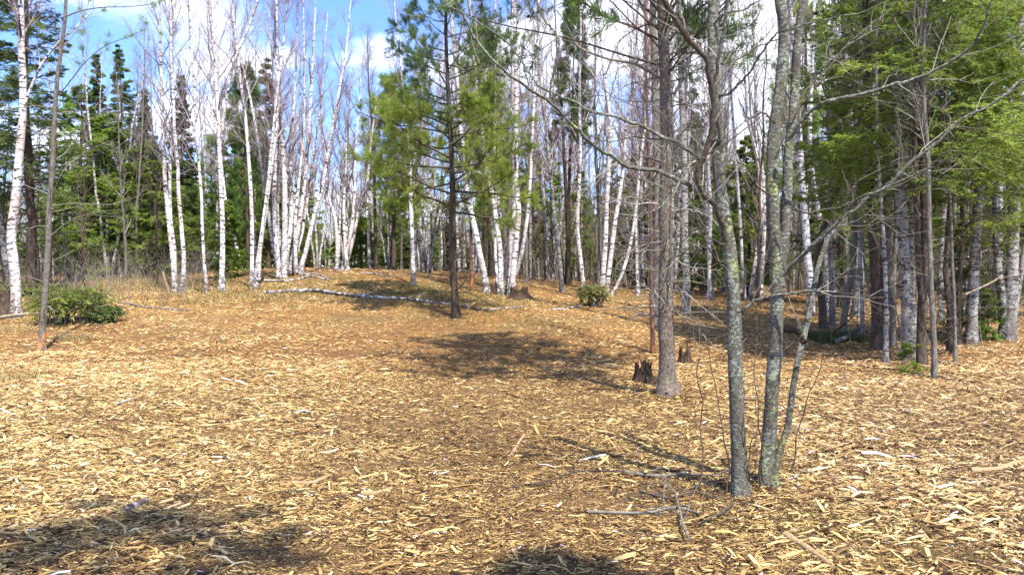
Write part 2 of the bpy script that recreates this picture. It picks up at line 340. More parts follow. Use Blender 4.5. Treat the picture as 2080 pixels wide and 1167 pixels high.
# ---------------------------------------------------------------- wood chips
def lown(X, Y, s, ph):
    return 0.5 + 0.25 * (np.sin(s * X + ph + 1.7 * np.sin(0.8 * s * Y + ph)) + np.sin(1.31 * s * Y + 2.2 * ph + 1.3 * np.sin(0.7 * s * X)))
def chips():
    B = Buf()
    def layer(n, y0, y1, Lm, box, fine=False):
        # even spread per area inside a wedge that is wider than the view
        Y = y0 + (y1 - y0) * rng.random(n * 2); keep = rng.random(n * 2) < (Y / y1); Y = Y[keep][:n]
        n = len(Y); X = (rng.random(n) * 2 - 1) * (Y * 0.80 + 1.2)
        bare = lown(X, Y, 2.3, 4.1) * 0.6 + lown(X, Y, 5.1, 1.3) * 0.4            # thin spots where dark litter shows
        kp = rng.random(n) > np.clip((bare - 0.60) * 4.5, 0, 0.25 if fine else 0.85); X = X[kp]; Y = Y[kp]; n = len(Y)
        path = np.exp(-((X + 0.12 * Y - 0.6) / 1.6) ** 2)            # trodden, finer brown strip through the middle
        if not fine and Lm < .06:                                  # litter banked against the near trunks
            for mx, my, mh, ms in MOUNDS:
                if y0 <= my < y1: X = np.append(X, rng.normal(mx, ms * .8, 900)); Y = np.append(Y, rng.normal(my, ms * .8, 900))
            n = len(Y); path = np.exp(-((X + 0.12 * Y - 0.6) / 1.6) ** 2)
        L = Lm * np.exp(rng.normal(0, 0.5, n)) * (1 - 0.35 * path)
        L = np.clip(L, 0.010, 0.24); w = np.clip(L * (rng.uniform(0.07, 0.24, n) if Lm < .06 else rng.uniform(0.06, 0.26, n)), 0.0026, 0.024); th = np.clip(w * rng.uniform(0.15, 0.5, n), 0.0015, 0.008)
        yaw = rng.random(n) * np.pi * 2; yaw = np.where(rng.random(n) < 0.4, rng.normal(0.0, 0.4, n), yaw)
        pit = rng.normal(0, 0.17, n); roll = rng.normal(0, 0.35, n)
        col = rng.random(n) ** 0.8 * 0.98
        col = col + 0.07 * (Y > 10) - (0.10 if fine else 0) - 0.22 * path * rng.random(n) - 0.35 * np.clip(lown(X, Y, 1.3, 0.7) - 0.62, 0, 1) + 0.12 * np.clip(-X / 8, 0, 1)
        col = np.where((rng.random(n) < 0.006), 1.0, np.clip(col, 0.02, 0.975))
        d = np.stack([np.cos(yaw) * np.cos(pit), np.sin(yaw) * np.cos(pit), np.sin(pit)], 1)
        s0 = np.stack([-np.sin(yaw), np.cos(yaw), np.zeros(n)], 1); u0 = np.cross(d, s0)
        s = s0 * np.cos(roll)[:, None] + u0 * np.sin(roll)[:, None]; u = np.cross(d, s); u *= np.sign(u[:, 2:3])
        z = terrain(X, Y) + 0.003 + rng.random(n) * 0.016 + np.abs(np.sin(pit)) * L * 0.3
        C = np.stack([X, Y, z], 1); hl = (L / 2)[:, None]; hw = (w / 2)[:, None]; t = th[:, None]
        bend = (rng.normal(0, 0.06, n) * L)[:, None]
        e0 = rng.uniform(0.25, 1, n)[:, None]; e1 = rng.uniform(0.1, 1, n)[:, None]
        if box:
            V = np.stack([C - d * hl - s * hw * e0 - u * t, C - d * hl + s * hw * e0 - u * t, C - d * hl + s * hw * e0, C - d * hl - s * hw * e0,
                          C - s * hw - u * t + u * bend, C + s * hw - u * t + u * bend, C + s * hw + u * bend, C - s * hw + u * bend,
                          C + d * hl - s * hw * e1 - u * t, C + d * hl + s * hw * e1 - u * t, C + d * hl + s * hw * e1, C + d * hl - s * hw * e1], 1)
            f = np.array([[3, 2, 6, 7], [7, 6, 10, 11], [0, 3, 7, 4], [4, 7, 11, 8], [2, 1, 5, 6], [6, 5, 9, 10], [0, 1, 2, 3], [8, 11, 10, 9]])
        else:
            V = np.stack([C - d * hl, C - s * hw - u * t, C + d * hl, C + s * hw - u * t, C + u * t], 1)
            f = np.array([[0, 1, 4], [1, 2, 4], [2, 3, 4], [3, 0, 4]])
        fi = (np.arange(n)[:, None, None] * V.shape[1] + f[None]).reshape(-1, f.shape[1])
        B.add(V, fi, np.repeat(col, V.shape[1]))
    layer(200000, 2.6, 7.5, 0.024, False, True)
    layer(90000, 2.6, 7.5, 0.042, True)
    layer(10000, 2.6, 9.0, 0.085, True)
    layer(900, 2.6, 12.0, 0.16, True)
    layer(180000, 7.5, 13, 0.032, False, True)
    layer(50000, 7.5, 13, 0.05, False)
    layer(6000, 9, 16, 0.11, True)
    layer(150000, 13, 24, 0.045, False)
    layer(26000, 20, 34, 0.08, False)
    o = B.obj('wood_chips', M['chips']); o['kind'] = 'stuff'; tag(o, 'layer of shredded tan and brown wood chips over the clearing', 'wood chips')
chips()

# ---------------------------------------------------------------- growing branches
def sample(P, t):
    """P (n,k,3), t (n,m) in 0..1 -> positions, tangents (n,m,3)"""
    n, k, _ = P.shape; x = np.clip(t, 0, 0.9999) * (k - 1); i = x.astype(int); f = (x - i)[..., None]
    r = np.arange(n)[:, None]; a = P[r, i]; b = P[r, i + 1]
    return a * (1 - f) + b * f, norm(b - a)
def samp1(R, t):
    n, k = R.shape; x = np.clip(t, 0, 0.9999) * (k - 1); i = x.astype(int); f = x - i; r = np.arange(n)[:, None]
    return R[r, i] * (1 - f) + R[r, i + 1] * f
def grow(P, R, m, t0, t1, L, ang, up=0.0, k=4, rf=0.55, rmin=0.002, wob=0.12, flat=False, rel=False):
    """m children on each parent; L(t) length, ang(t) angle from the parent, up = bend towards +z"""
    n = len(P)
    if n == 0: return np.zeros((0, k, 3)), np.zeros((0, k))
    t = t0 + (t1 - t0) * (np.arange(m)[None] + rng.random((n, m))) / m
    p0, T = sample(P, t); r0 = np.maximum(samp1(R, t) * rf, rmin)
    ref = np.where(np.abs(T[..., 2:3]) > 0.9, np.array([1.0, 0, 0]), np.array([0, 0, 1.0]))
    A = norm(np.cross(T, ref)); Bv = np.cross(T, A)
    if flat: az = np.where(np.arange(m)[None] % 2 == 0, 0.0, np.pi) + rng.normal(0, 0.55, (n, m))
    else: az = np.arange(m)[None] * 2.39996 + rng.random((n, 1)) * 6.28 + rng.normal(0, 0.5, (n, m))
    a = (ang(t) if callable(ang) else ang) + rng.normal(0, 0.12, (n, m))
    d = T * np.cos(a)[..., None] + (A * np.cos(az)[..., None] + Bv * np.sin(az)[..., None]) * np.sin(a)[..., None]
    ln = (L(t) if callable(L) else np.full_like(t, L)) * rng.uniform(0.6, 1.2, (n, m))
    if rel: ln = np.maximum(ln * np.linalg.norm(np.diff(P, axis=1), axis=2).sum(1)[:, None], 0.03)
    pts = [p0]; dd = d
    for j in range(k - 1):
        dd = norm(dd + np.array([0, 0, up / (k - 1)]) + rng.normal(0, wob, (n, m, 3)))
        pts.append(pts[-1] + dd * (ln / (k - 1))[..., None])
    Q = np.stack(pts, 2).reshape(n * m, k, 3)
    rr = r0[..., None] * np.linspace(1, 0.35, k)[None, None]
    return Q, rr.reshape(n * m, k)
def catmull(pts, n):
    P = np.asarray(pts, float); P = np.vstack([2 * P[0] - P[1], P, 2 * P[-1] - P[-2]]); k = len(P) - 3
    t = np.linspace(0, k - 1e-6, n); i = t.astype(int); f = (t - i)[:, None]
    a, b, c, d = P[i], P[i + 1], P[i + 2], P[i + 3]
    return 0.5 * ((2 * b) + (c - a) * f + (2 * a - 5 * b + 4 * c - d) * f ** 2 + (3 * b - a - 3 * c + d) * f ** 3)
def stem_from_px(pts, Y, H, w, lean=0.0, top=0.12, n=None, pw=0.8, flare=0.35):
    """pixel path (base first) at depth Y -> 3-D stem that runs on to height H; w = width in photo pixels"""
    P = [unproj(x, y, Y) for x, y in pts]; z0 = P[0][2]
    P = [p + np.array([0, lean * (p[2] - z0), 0]) for p in P]
    if P[-1][2] - z0 < H:
        d = norm(P[-1] - P[-2]); z = P[-1][2]
        while z - z0 < H:
            d = norm(d + np.array([0, 0, 0.35]) + rng.normal(0, 0.05, 3)); q = P[-1] + d * 1.2; P.append(q); z = q[2]
    P = np.array(P); n = n or max(14, int(H * 3)); Q = catmull(P, n)
    Q[1:, :2] += np.cumsum(rng.normal(0, 0.003, (n - 1, 2)), 0)
    hh = (Q[:, 2] - z0) / max(Q[-1, 2] - z0, .1); r0 = w / F * Y / 2
    R = r0 * ((1 - np.clip(hh, 0, 1)) ** pw * (1 - top) + top) * (1 + flare * np.exp(-(Q[:, 2] - z0) / 0.18)) * (1 + rng.normal(0, 0.02, n))
    Q[0, 2] -= 0.12
    return Q, R

def bare_crown(B, stems, t0=0.35, dens=1.0, spread=1.0, r3=0.0032, ascend=0.62, mat=0, tert=5, dead=0, sec=8):
    for Q, R in stems:
        P = Q[None]; RR = R[None]; Ht = Q[-1, 2] - Q[0, 2]
        n1 = max(6, int(26 * dens))
        p1, r1 = grow(P, RR, n1, t0, 0.98, lambda t: spread * (0.28 + 0.20 * Ht * (1 - t) ** 0.75 * np.clip((t - t0) * 5 + 0.35, 0, 1)), lambda t: ascend, 0.45, 6, 0.42, 0.005, 0.10)
        B.tubes(p1, r1, 4, mat)
        p2, r2 = grow(p1, r1, sec, 0.15, 1.0, lambda t: 0.16 * Ht * 0.32 * (1.15 - t) + 0.12, 0.6, 0.35, 4, 0.6, r3 * 1.2, 0.13)
        B.tubes(p2, r2, 3, mat)
        if tert:
            p3, r3_ = grow(p2, r2, tert, 0.1, 1.0, 0.3 * spread ** 0.5, 0.6, 0.2, 3, 0.7, r3, 0.15)
            B.tubes(p3, r3_, 3, mat)
        if dead:
            d1, dr = grow(P, RR, dead, 0.04, t0 + 0.1, 0.55, 1.35, -0.1, 5, 0.16, 0.004, 0.2); B.tubes(d1, dr, 3, mat)
            d2, dr2 = grow(d1, dr, 4, 0.2, 1, 0.25, 0.7, 0, 3, 0.6, 0.003, 0.2); B.tubes(d2, dr2, 3, mat)

def needles_tufts(B, P, per, nb, L, wd, t0=0.35, spread=0.75, mat=0, upb=0.25):
    """long needle tufts set along the twigs P"""
    n = len(P); t = t0 + (1 - t0) * (np.arange(per)[None] + rng.random((n, per))) / per
    p, T = sample(P, t); p = p.reshape(-1, 3); T = T.reshape(-1, 3); c = rng.random(len(p))
    p = np.repeat(p, nb, 0); T = np.repeat(T, nb, 0); c = np.clip(np.repeat(c, nb) * 0.7 + rng.random(len(p)) * 0.3, 0, 1)
    d = norm(T + rng.normal(0, spread, p.shape) + np.array([0, 0, upb]))
    B.blades(p, d, L * rng.uniform(0.7, 1.1, len(p)), wd, mat, rnd=c)
def needles_spray(B, P, per, L, wd, t0=0.05, mat=0, droop=0.1):
    """flat sprays of short twiglets along both sides of the twigs P"""
    n = len(P); t = t0 + (1 - t0) * (np.arange(per)[None] + rng.random((n, per))) / per
    p, T = sample(P, t); A = norm(np.cross(T, np.array([0, 0, 1.0]))); up = np.cross(A, T)
    sg = np.where(np.arange(per)[None] % 2 == 0, 1.0, -1.0)[..., None]
    d = norm(T * 0.7 + A * sg * rng.uniform(0.4, 1.0, (n, per, 1)) + rng.normal(0, 0.22, p.shape) - np.array([0, 0, droop]))
    c = np.repeat(rng.random(n), per) * 0.6 + rng.random(n * per) * 0.4
    B.blades(p.reshape(-1, 3), d.reshape(-1, 3), L * rng.uniform(0.6, 1.2, n * per), wd, mat, side=(up * 0.7 + rng.normal(0, 0.75, p.shape)).reshape(-1, 3), rnd=c)

def whorls(Q, R, n, t0, t1, L, ang, up, k=7, rf=0.22, wob=0.10):
    return grow(Q[None], R[None], n, t0, t1, L, ang, up, k, rf, 0.006, wob)
def conifer(kind, Q, R, t0, Lmax, n1=60, detail=1.0, blade=1.0, dead=0, prof=0.75):
    """returns (branches buffer, foliage buffer)"""
    Bb, Bf = Buf(), Buf()
    if kind == 'pine':
        p1, r1 = whorls(Q, R, n1, t0, 0.985, lambda t: Lmax * ((1 - (t - t0) / (1 - t0)) ** prof * 0.85 + 0.15), lambda t: 1.35 - 0.5 * t, 0.35)
        p2, r2 = grow(p1, r1, int(7 * detail), 0.25, 1.0, lambda t: 0.45 * (1.15 - t), 0.75, 0.25, 4, 0.5, 0.004, 0.1, rel=True)
        p3, r3 = grow(p2, r2, 3, 0.3, 1.0, Lmax * 0.14, 0.7, 0.3, 3, 0.6, 0.003, 0.12)
        needles_tufts(Bf, p2, 4, int(11 * detail) + 3, 0.125 * blade, 0.0105 * blade, 0.35)
        needles_tufts(Bf, p3, 3, int(12 * detail) + 4, 0.12 * blade, 0.0095 * blade, 0.2)
        Bb.tubes(p3, r3, 3)
    else:
        spr = kind == 'spruce'
        p1, r1 = whorls(Q, R, n1, t0, 0.99, lambda t: Lmax * ((1 - (t - t0) / (1 - t0)) ** prof * 0.96 + 0.04), 1.45 if not spr else 1.5, 0.12 if not spr else 0.05)
        p1[..., 2] -= (0.06 if spr else 0.10) * np.linspace(0, 1, p1.shape[1])[None] ** 1.5 * np.linalg.norm(p1[:, -1] - p1[:, 0], axis=1)[:, None] * 1.5
        p2, r2 = grow(p1, r1, int(12 * detail), 0.12, 1.0, lambda t: 0.62 * (1.12 - t), 0.85, -0.15, 4, 0.5, 0.003, 0.13, flat=True, rel=True)
        p3, r3 = grow(p2, r2, 5, 0.15, 0.95, lambda t: 0.5 * (1.1 - t), 0.8, -0.1, 3, 0.5, 0.003, 0.08, flat=True, rel=True)
        needles_spray(Bf, p2, int(18 * detail) + 3, 0.08 * blade, 0.016 * blade)
        needles_spray(Bf, p3, int(10 * detail) + 2, 0.075 * blade, 0.015 * blade)
        needles_spray(Bf, p1, int(16 * detail), 0.085 * blade, 0.017 * blade, 0.3)
    Bb.tubes(p1, r1, 4); Bb.tubes(p2, r2, 3)
    if dead:
        d1, dr = grow(Q[None], R[None], dead, 0.03, t0 + 0.12, lambda t: 0.5 + Lmax * 0.45 * rng.random(t.shape), 1.45, -0.15, 6, 0.16, 0.005, 0.12); Bb.tubes(d1, dr, 3)
        d2, dr2 = grow(d1, dr, 6, 0.2, 1.0, 0.28, 0.8, -0.1, 3, 0.6, 0.0035, 0.2); Bb.tubes(d2, dr2, 3)
    return Bb, Bf
def path_up(x, y, H, lean=(0, 0), wob=0.06, n=None):
    n = n or max(8, int(H * 1.5)); z = np.linspace(0, H, n); w = np.cumsum(rng.normal(0, wob, (n, 2)), 0) * 0.5
    P = np.stack([x + lean[0] * z + w[:, 0], y + lean[1] * z + w[:, 1], z], 1); P[:, :2] -= P[0, :2] - np.array([x, y]); return P
def rad(Q, r0, top=0.1, pw=0.8, flare=0.3):
    z = Q[:, 2] - Q[0, 2]; h = z / z[-1]
    return r0 * ((1 - h) ** pw * (1 - top) + top) * (1 + flare * np.exp(-z / 0.2))

# ================================================================ THINGS: hand-placed trees
def bare_tree(name, label, cat, stems, H, Y=None, bark='birch', twig='twig', t0=0.33, dens=1.0, spread=1.0, group=None, extra=None, ascend=0.55, tert=4, dead=0, sides=9, top=0.10, r3=0.0026, pw=0.8):
    """stems: [(pixel path base first, width px, lean, [height])]"""
    bx, by = stems[0][0][0]; Y = Y or hit(bx, by); base = unproj(bx, by, Y); base[2] = float(terrain(base[0], Y))
    e = thing(name, label, cat, base, group); built = []
    for st in stems:
        pts, w, lean = st[0], st[1], st[2]; h = st[3] if len(st) > 3 else H * random.uniform(0.93, 1.0)
        Q, R = stem_from_px(pts, Y + (st[4] if len(st) > 4 else 0), h, w, lean, top, pw=pw); built.append((Q, R))
        b = Buf(); b.tubes(Q, R, sides + 3, lobe=(.14, .18)); b.obj('trunk', M[bark], base, e)
    for sr in built:
        cb = Buf(); bare_crown(cb, [sr], t0, dens, spread, r3, ascend, 0, tert, dead); cb.obj('branches', M[twig], base, e)
    if extra: extra(None, built, Y, e, base)
    return e, built, base, Y

def limb_white(e, base, Y, pts, w, mat='birch', y1=0.0):
    P = np.array([unproj(x, y, Y + y1 * i / len(pts)) for i, (x, y) in enumerate(pts)]); Q = catmull(P, 16)
    R = np.linspace(w / F * Y / 2, w / F * Y / 6, 16); b = Buf(); b.tubes(Q, R, 7); b.obj('limb', M[mat], base, e)
    b = Buf(); p, r = grow(Q[None], R[None], 10, 0.3, 1, 0.6, 0.6, 0.3, 4, 0.5, 0.004); b.tubes(p, r, 3)
    p2, r2 = grow(p, r, 4, 0.3, 1, 0.25, 0.6, 0.2, 3, 0.5, 0.003); b.tubes(p2, r2, 3); b.obj('twigs', M['twig'], base, e)

G1 = 'birches standing at the left of the clearing'
bare_tree('birch_tree', 'thick white birch at the far left edge, a thin white limb forking right', 'birch',
          [([(34, 645), (30, 560), (22, 480), (30, 400), (37, 320), (43, 240), (44, 180), (40, 100), (39, 30), (38, -40)], 20, 0.01)], 13, bark='birch', t0=0.55, group=G1,
          extra=lambda cb, bl, Y, e, base: limb_white(e, base, Y, [(50, 212), (62, 180), (85, 130), (120, 85), (150, 60), (190, 20)], 6))
bare_tree('birch_tree', 'grey leaning trunk crossing the foot of the far left white birch', 'birch',
          [([(26, 600), (14, 540), (4, 470), (-6, 400), (-14, 300)], 14, 0.0)], 11, bark='birch_grey', t0=0.5)
# slim young white pine with a few needle tufts, left foreground
def young_pine():
    pts = [(85, 715), (86, 680), (89, 620), (93, 560), (98, 490), (98, 440), (103, 380), (108, 300), (112, 210), (118, 140), (126, 90), (132, 40), (136, -20)]
    Y = hit(85, 715); base = unproj(85, 715, Y); Q, R = stem_from_px(pts, Y, 8.5, 13.5, 0.0, 0.15)
    e = thing('young_pine', 'slender grey young pine with an orange scar at its foot, left of the clearing', 'pine tree', base)
    b = Buf(); b.tubes(Q, R, 14, lobe=(.2, .12)); b.obj('trunk', M['young_pine'], base, e)
    b = Buf(); f = Buf()
    for pl, w in [([(134, 34), (165, 22), (210, 15), (260, 14), (310, 8), (345, -5)], 3.2), ([(112, 200), (135, 175), (170, 130), (210, 95), (260, 75), (300, 58)], 2.6),
                  ([(104, 400), (130, 345), (170, 310), (215, 290)], 2), ([(102, 480), (140, 450), (190, 432), (236, 426)], 2.6), ([(106, 418), (150, 413), (230, 415), (290, 395)], 2.6),
                  ([(118, 150), (90, 120), (60, 100), (30, 90)], 2.2), ([(110, 220), (70, 215), (30, 220), (0, 210)], 1.8), ([(124, 100), (150, 70), (175, 20), (190, -30)], 2), ([(112, 230), (150, 228), (190, 240), (230, 205)], 1.8)]:
        P = np.array([unproj(x, y, Y + random.uniform(-.1, .1) * i) for i, (x, y) in enumerate(pl)]); q = catmull(P, 12)[None]; r = np.linspace(w / F * Y / 2, .004, 12)[None]
        b.tubes(q, r, 5); p2, r2 = grow(q, r, 7, 0.3, 1, 0.45, 0.7, 0.2, 4, 0.5, 0.0035, 0.15); b.tubes(p2, r2, 3)
        if pl[-1][1] < 80: needles_tufts(f, p2, 2, 26, 0.12, 0.006, 0.75); needles_tufts(f, q, 4, 26, 0.12, 0.006, 0.75)
    d1, dr = grow(Q[None], R[None], 22, 0.12, 0.95, 0.7, 1.2, 0.1, 5, 0.2, 0.004, 0.2); b.tubes(d1, dr, 3)
    d2, dr2 = grow(d1, dr, 3, 0.3, 1, 0.3, 0.7, 0, 3, 0.5, 0.003); b.tubes(d2, dr2, 3)
    up = d1[14:]; needles_tufts(f, up, 3, 20, 0.12, 0.006, 0.6)
    b.obj('branches', M['twig_grey'], base, e); f.obj('needles', M['pine'], base, e)
young_pine()

LB = [  # label, stems
 ('pair of slim white birches crossing near their foot, first birch right of the dark firs', [([(355, 595), (352, 540), (345, 470), (336, 380), (333, 300), (330, 230), (328, 170), (325, 100), (322, 0)], 10, 0), ([(358, 592), (352, 500), (344, 440), (341, 330), (346, 250), (342, 120)], 8, 0.03)]),
 ('slim single white birch just right of the crossing pair', [([(370, 596), (373, 530), (368, 470), (362, 400), (358, 330), (352, 270), (350, 200), (345, 110)], 9, 0.02)]),
 ('thin lone birch between the birch pair and the forked birch', [([(420, 595), (414, 520), (411, 460), (410, 400), (404, 330), (398, 250)], 7, 0)]),
 ('forked white birch whose upper trunk splits into two crowns, left half of the clearing', [([(450, 592), (452, 480), (450, 400), (447, 320), (445, 250), (440, 170), (435, 100), (425, 0)], 11, 0), ([(450, 270), (458, 215), (470, 150), (486, 100), (510, 40)], 6, 0, 9.0)]),
 ('short white birch leaning left across a green sapling behind the forked birch', [([(490, 548), (478, 490), (463, 440), (457, 390), (450, 330), (438, 240)], 7, 0)]),
 ('white birch leaning slightly left, its foot joined to a reddish second stem', [([(512, 588), (512, 480), (510, 400), (505, 320), (498, 240), (488, 160), (478, 80), (470, 0)], 9, 0), ([(518, 580), (530, 480), (542, 380), (552, 300), (560, 200), (556, 60)], 10, 0.03), ([(524, 560), (535, 450), (545, 380), (560, 240), (575, 120)], 7, -0.02)]),
 ('large clump of eight white birch stems fanning out on the low rise', [([(576, 560), (555, 500), (545, 440), (538, 390), (525, 300), (505, 190), (480, 90)], 9, 0.02), ([(576, 555), (560, 470), (558, 380), (562, 250), (552, 100), (545, -20)], 10, 0), ([(580, 560), (580, 450), (579, 350), (572, 240), (566, 100), (565, -20)], 13, -0.02), ([(586, 552), (590, 450), (589, 330), (595, 200), (600, 80)], 10, 0.03),
    ([(592, 550), (602, 490), (617, 400), (625, 310), (634, 180), (640, 60)], 11, 0), ([(598, 550), (612, 480), (619, 430), (632, 350), (645, 240)], 8, 0.05), ([(603, 552), (625, 495), (640, 430), (655, 380), (668, 300), (690, 180)], 9, 0), ([(594, 545), (598, 460), (603, 380), (612, 260), (610, 120)], 8, 0.06)]),
 ('clump of six white birch stems left of the small stump on the crest', [([(690, 546), (683, 460), (668, 400), (660, 330), (650, 200)], 9, 0), ([(694, 548), (690, 450), (692, 330), (685, 240), (688, 120)], 8, 0.03), ([(700, 548), (703, 450), (708, 360), (708, 250), (716, 140)], 10, 0), ([(703, 550), (712, 470), (718, 400), (720, 300), (728, 200)], 8, 0.04), ([(704, 552), (718, 480), (728, 430), (745, 370), (752, 300), (765, 200)], 9, 0), ([(697, 545), (697, 440), (700, 340), (700, 240)], 8, 0.07)]),
 ('straight thin white birch standing alone right of the six-stemmed clump', [([(750, 546), (749, 470), (751, 400), (752, 330), (753, 260), (748, 160)], 6.5, 0)]),
 ('white birch standing in front of the pine foliage, left of the dark pine trunk', [([(840, 578), (838, 500), (835, 430), (833, 380), (831, 300), (822, 220), (815, 130), (805, 40)], 9, 0)]),
 ('leaning white birch running from lower right to upper left behind the dark pine trunk', [([(990, 595), (980, 540), (968, 480), (955, 420), (945, 360), (940, 290), (932, 220), (925, 120), (915, 20)], 13, 0.0), ([(930, 600), (940, 500), (925, 430), (930, 350)], 0.1, 0, 1.0)]),
 ('clump of five stout white birches rising from beside the round stump', [([(1022, 594), (1016, 510), (1006, 440), (1000, 400), (992, 350), (985, 310), (972, 200), (960, 80)], 11, 0.0), ([(1028, 592), (1036, 510), (1045, 440), (1046, 360), (1044, 280), (1043, 180), (1040, 60), (1040, -20)], 13, 0), ([(1036, 592), (1048, 500), (1054, 430), (1049, 360), (1049, 280), (1050, 180), (1046, 60)], 12, 0.03), ([(1040, 592), (1056, 530), (1070, 450), (1076, 380), (1079, 320), (1083, 230), (1090, 120)], 10, -0.02), ([(1010, 590), (1006, 510), (1007, 430), (1005, 330)], 7, 0.05)]),
 ('slightly bowed white birch left of the yellowish bush', [([(1186, 592), (1180, 530), (1173, 460), (1176, 380), (1178, 300), (1176, 200), (1178, 90), (1178, -20)], 9, 0)]),
 ('clump of three white birches rising out of the yellowish bush, one leaning far right', [([(1222, 600), (1229, 500), (1233, 410), (1238, 320), (1236, 220), (1225, 130), (1216, 20)], 11, 0), ([(1230, 602), (1240, 530), (1250, 450), (1264, 360), (1274, 260), (1288, 160)], 10, 0.03), ([(1238, 606), (1262, 560), (1282, 490), (1293, 410), (1300, 330), (1315, 220)], 7, 0)]),
]
for lab, st in LB:
    st = [s for s in st if s[1] > 1]
    single = len(st) == 1
    if len(st) > 3:                       # stems of a clump stand a little apart, at their own depths
        st = [([(q[0][0][0] + random.uniform(-11, 11), q[0][0][1] + random.uniform(-3, 4))] + q[0][1:], q[1] * random.uniform(.8, 1.12), q[2], (9.3 if q[0][0][0] < 640 else 6.7 if q[0][0][0] < 745 else 13) * random.uniform(.85, 1.03), random.uniform(-.5, .5)) for q in st]
    nm = 'birch_tree' if single else 'birch_clump'
    bare_tree(nm, lab, 'birch', st, 11.5 if st[0][0][0][0] < 530 else 9.3 if st[0][0][0][0] < 640 else 6.7 if st[0][0][0][0] < 745 else 7.4 if st[0][0][0][0] < 800 else 9 if st[0][0][0][0] < 900 else 13, dens=0.8 if len(st) > 4 else 1.0, t0=0.30, spread=0.8 if len(st) > 3 else 0.95, tert=4)

bare_tree('birch_tree', 'birch with black lower and white upper trunk, right of the round stump', 'birch',
          [([(1142, 592), (1138, 540), (1130, 480), (1124, 420), (1119, 370), (1114, 310), (1105, 230), (1095, 140)], 9, 0)], 12, bark='birch_grey')
bare_tree('bare_tree', 'dark purplish trunk standing right of the black and white birch', 'tree',
          [([(1155, 578), (1154, 500), (1150, 420), (1146, 330), (1140, 220)], 9, 0)], 11, bark='dark_bark', twig='twig_red')
bare_tree('bare_tree', 'dark brown trunk behind the leaning birch, right of the tall pine', 'tree',
          [([(959, 592), (957, 520), (956, 450), (952, 380), (950, 300)], 7, 0)], 9, bark='red_bark', twig='twig_red')
bare_tree('bare_tree', 'dark straight trunk right of the lone thin birch on the crest', 'tree',
          [([(764, 544), (762, 470), (761, 400), (760, 320)], 8, 0)], 8, bark='dark_bark', twig='twig_grey')
bare_tree('bare_tree', 'thin grey sapling in the dry grass before the left fir trees', 'tree',
          [([(293, 548), (291, 500), (287, 450), (285, 400), (284, 330), (280, 240)], 5, 0)], 8, bark='grey_bark', twig='twig_grey', t0=0.15)

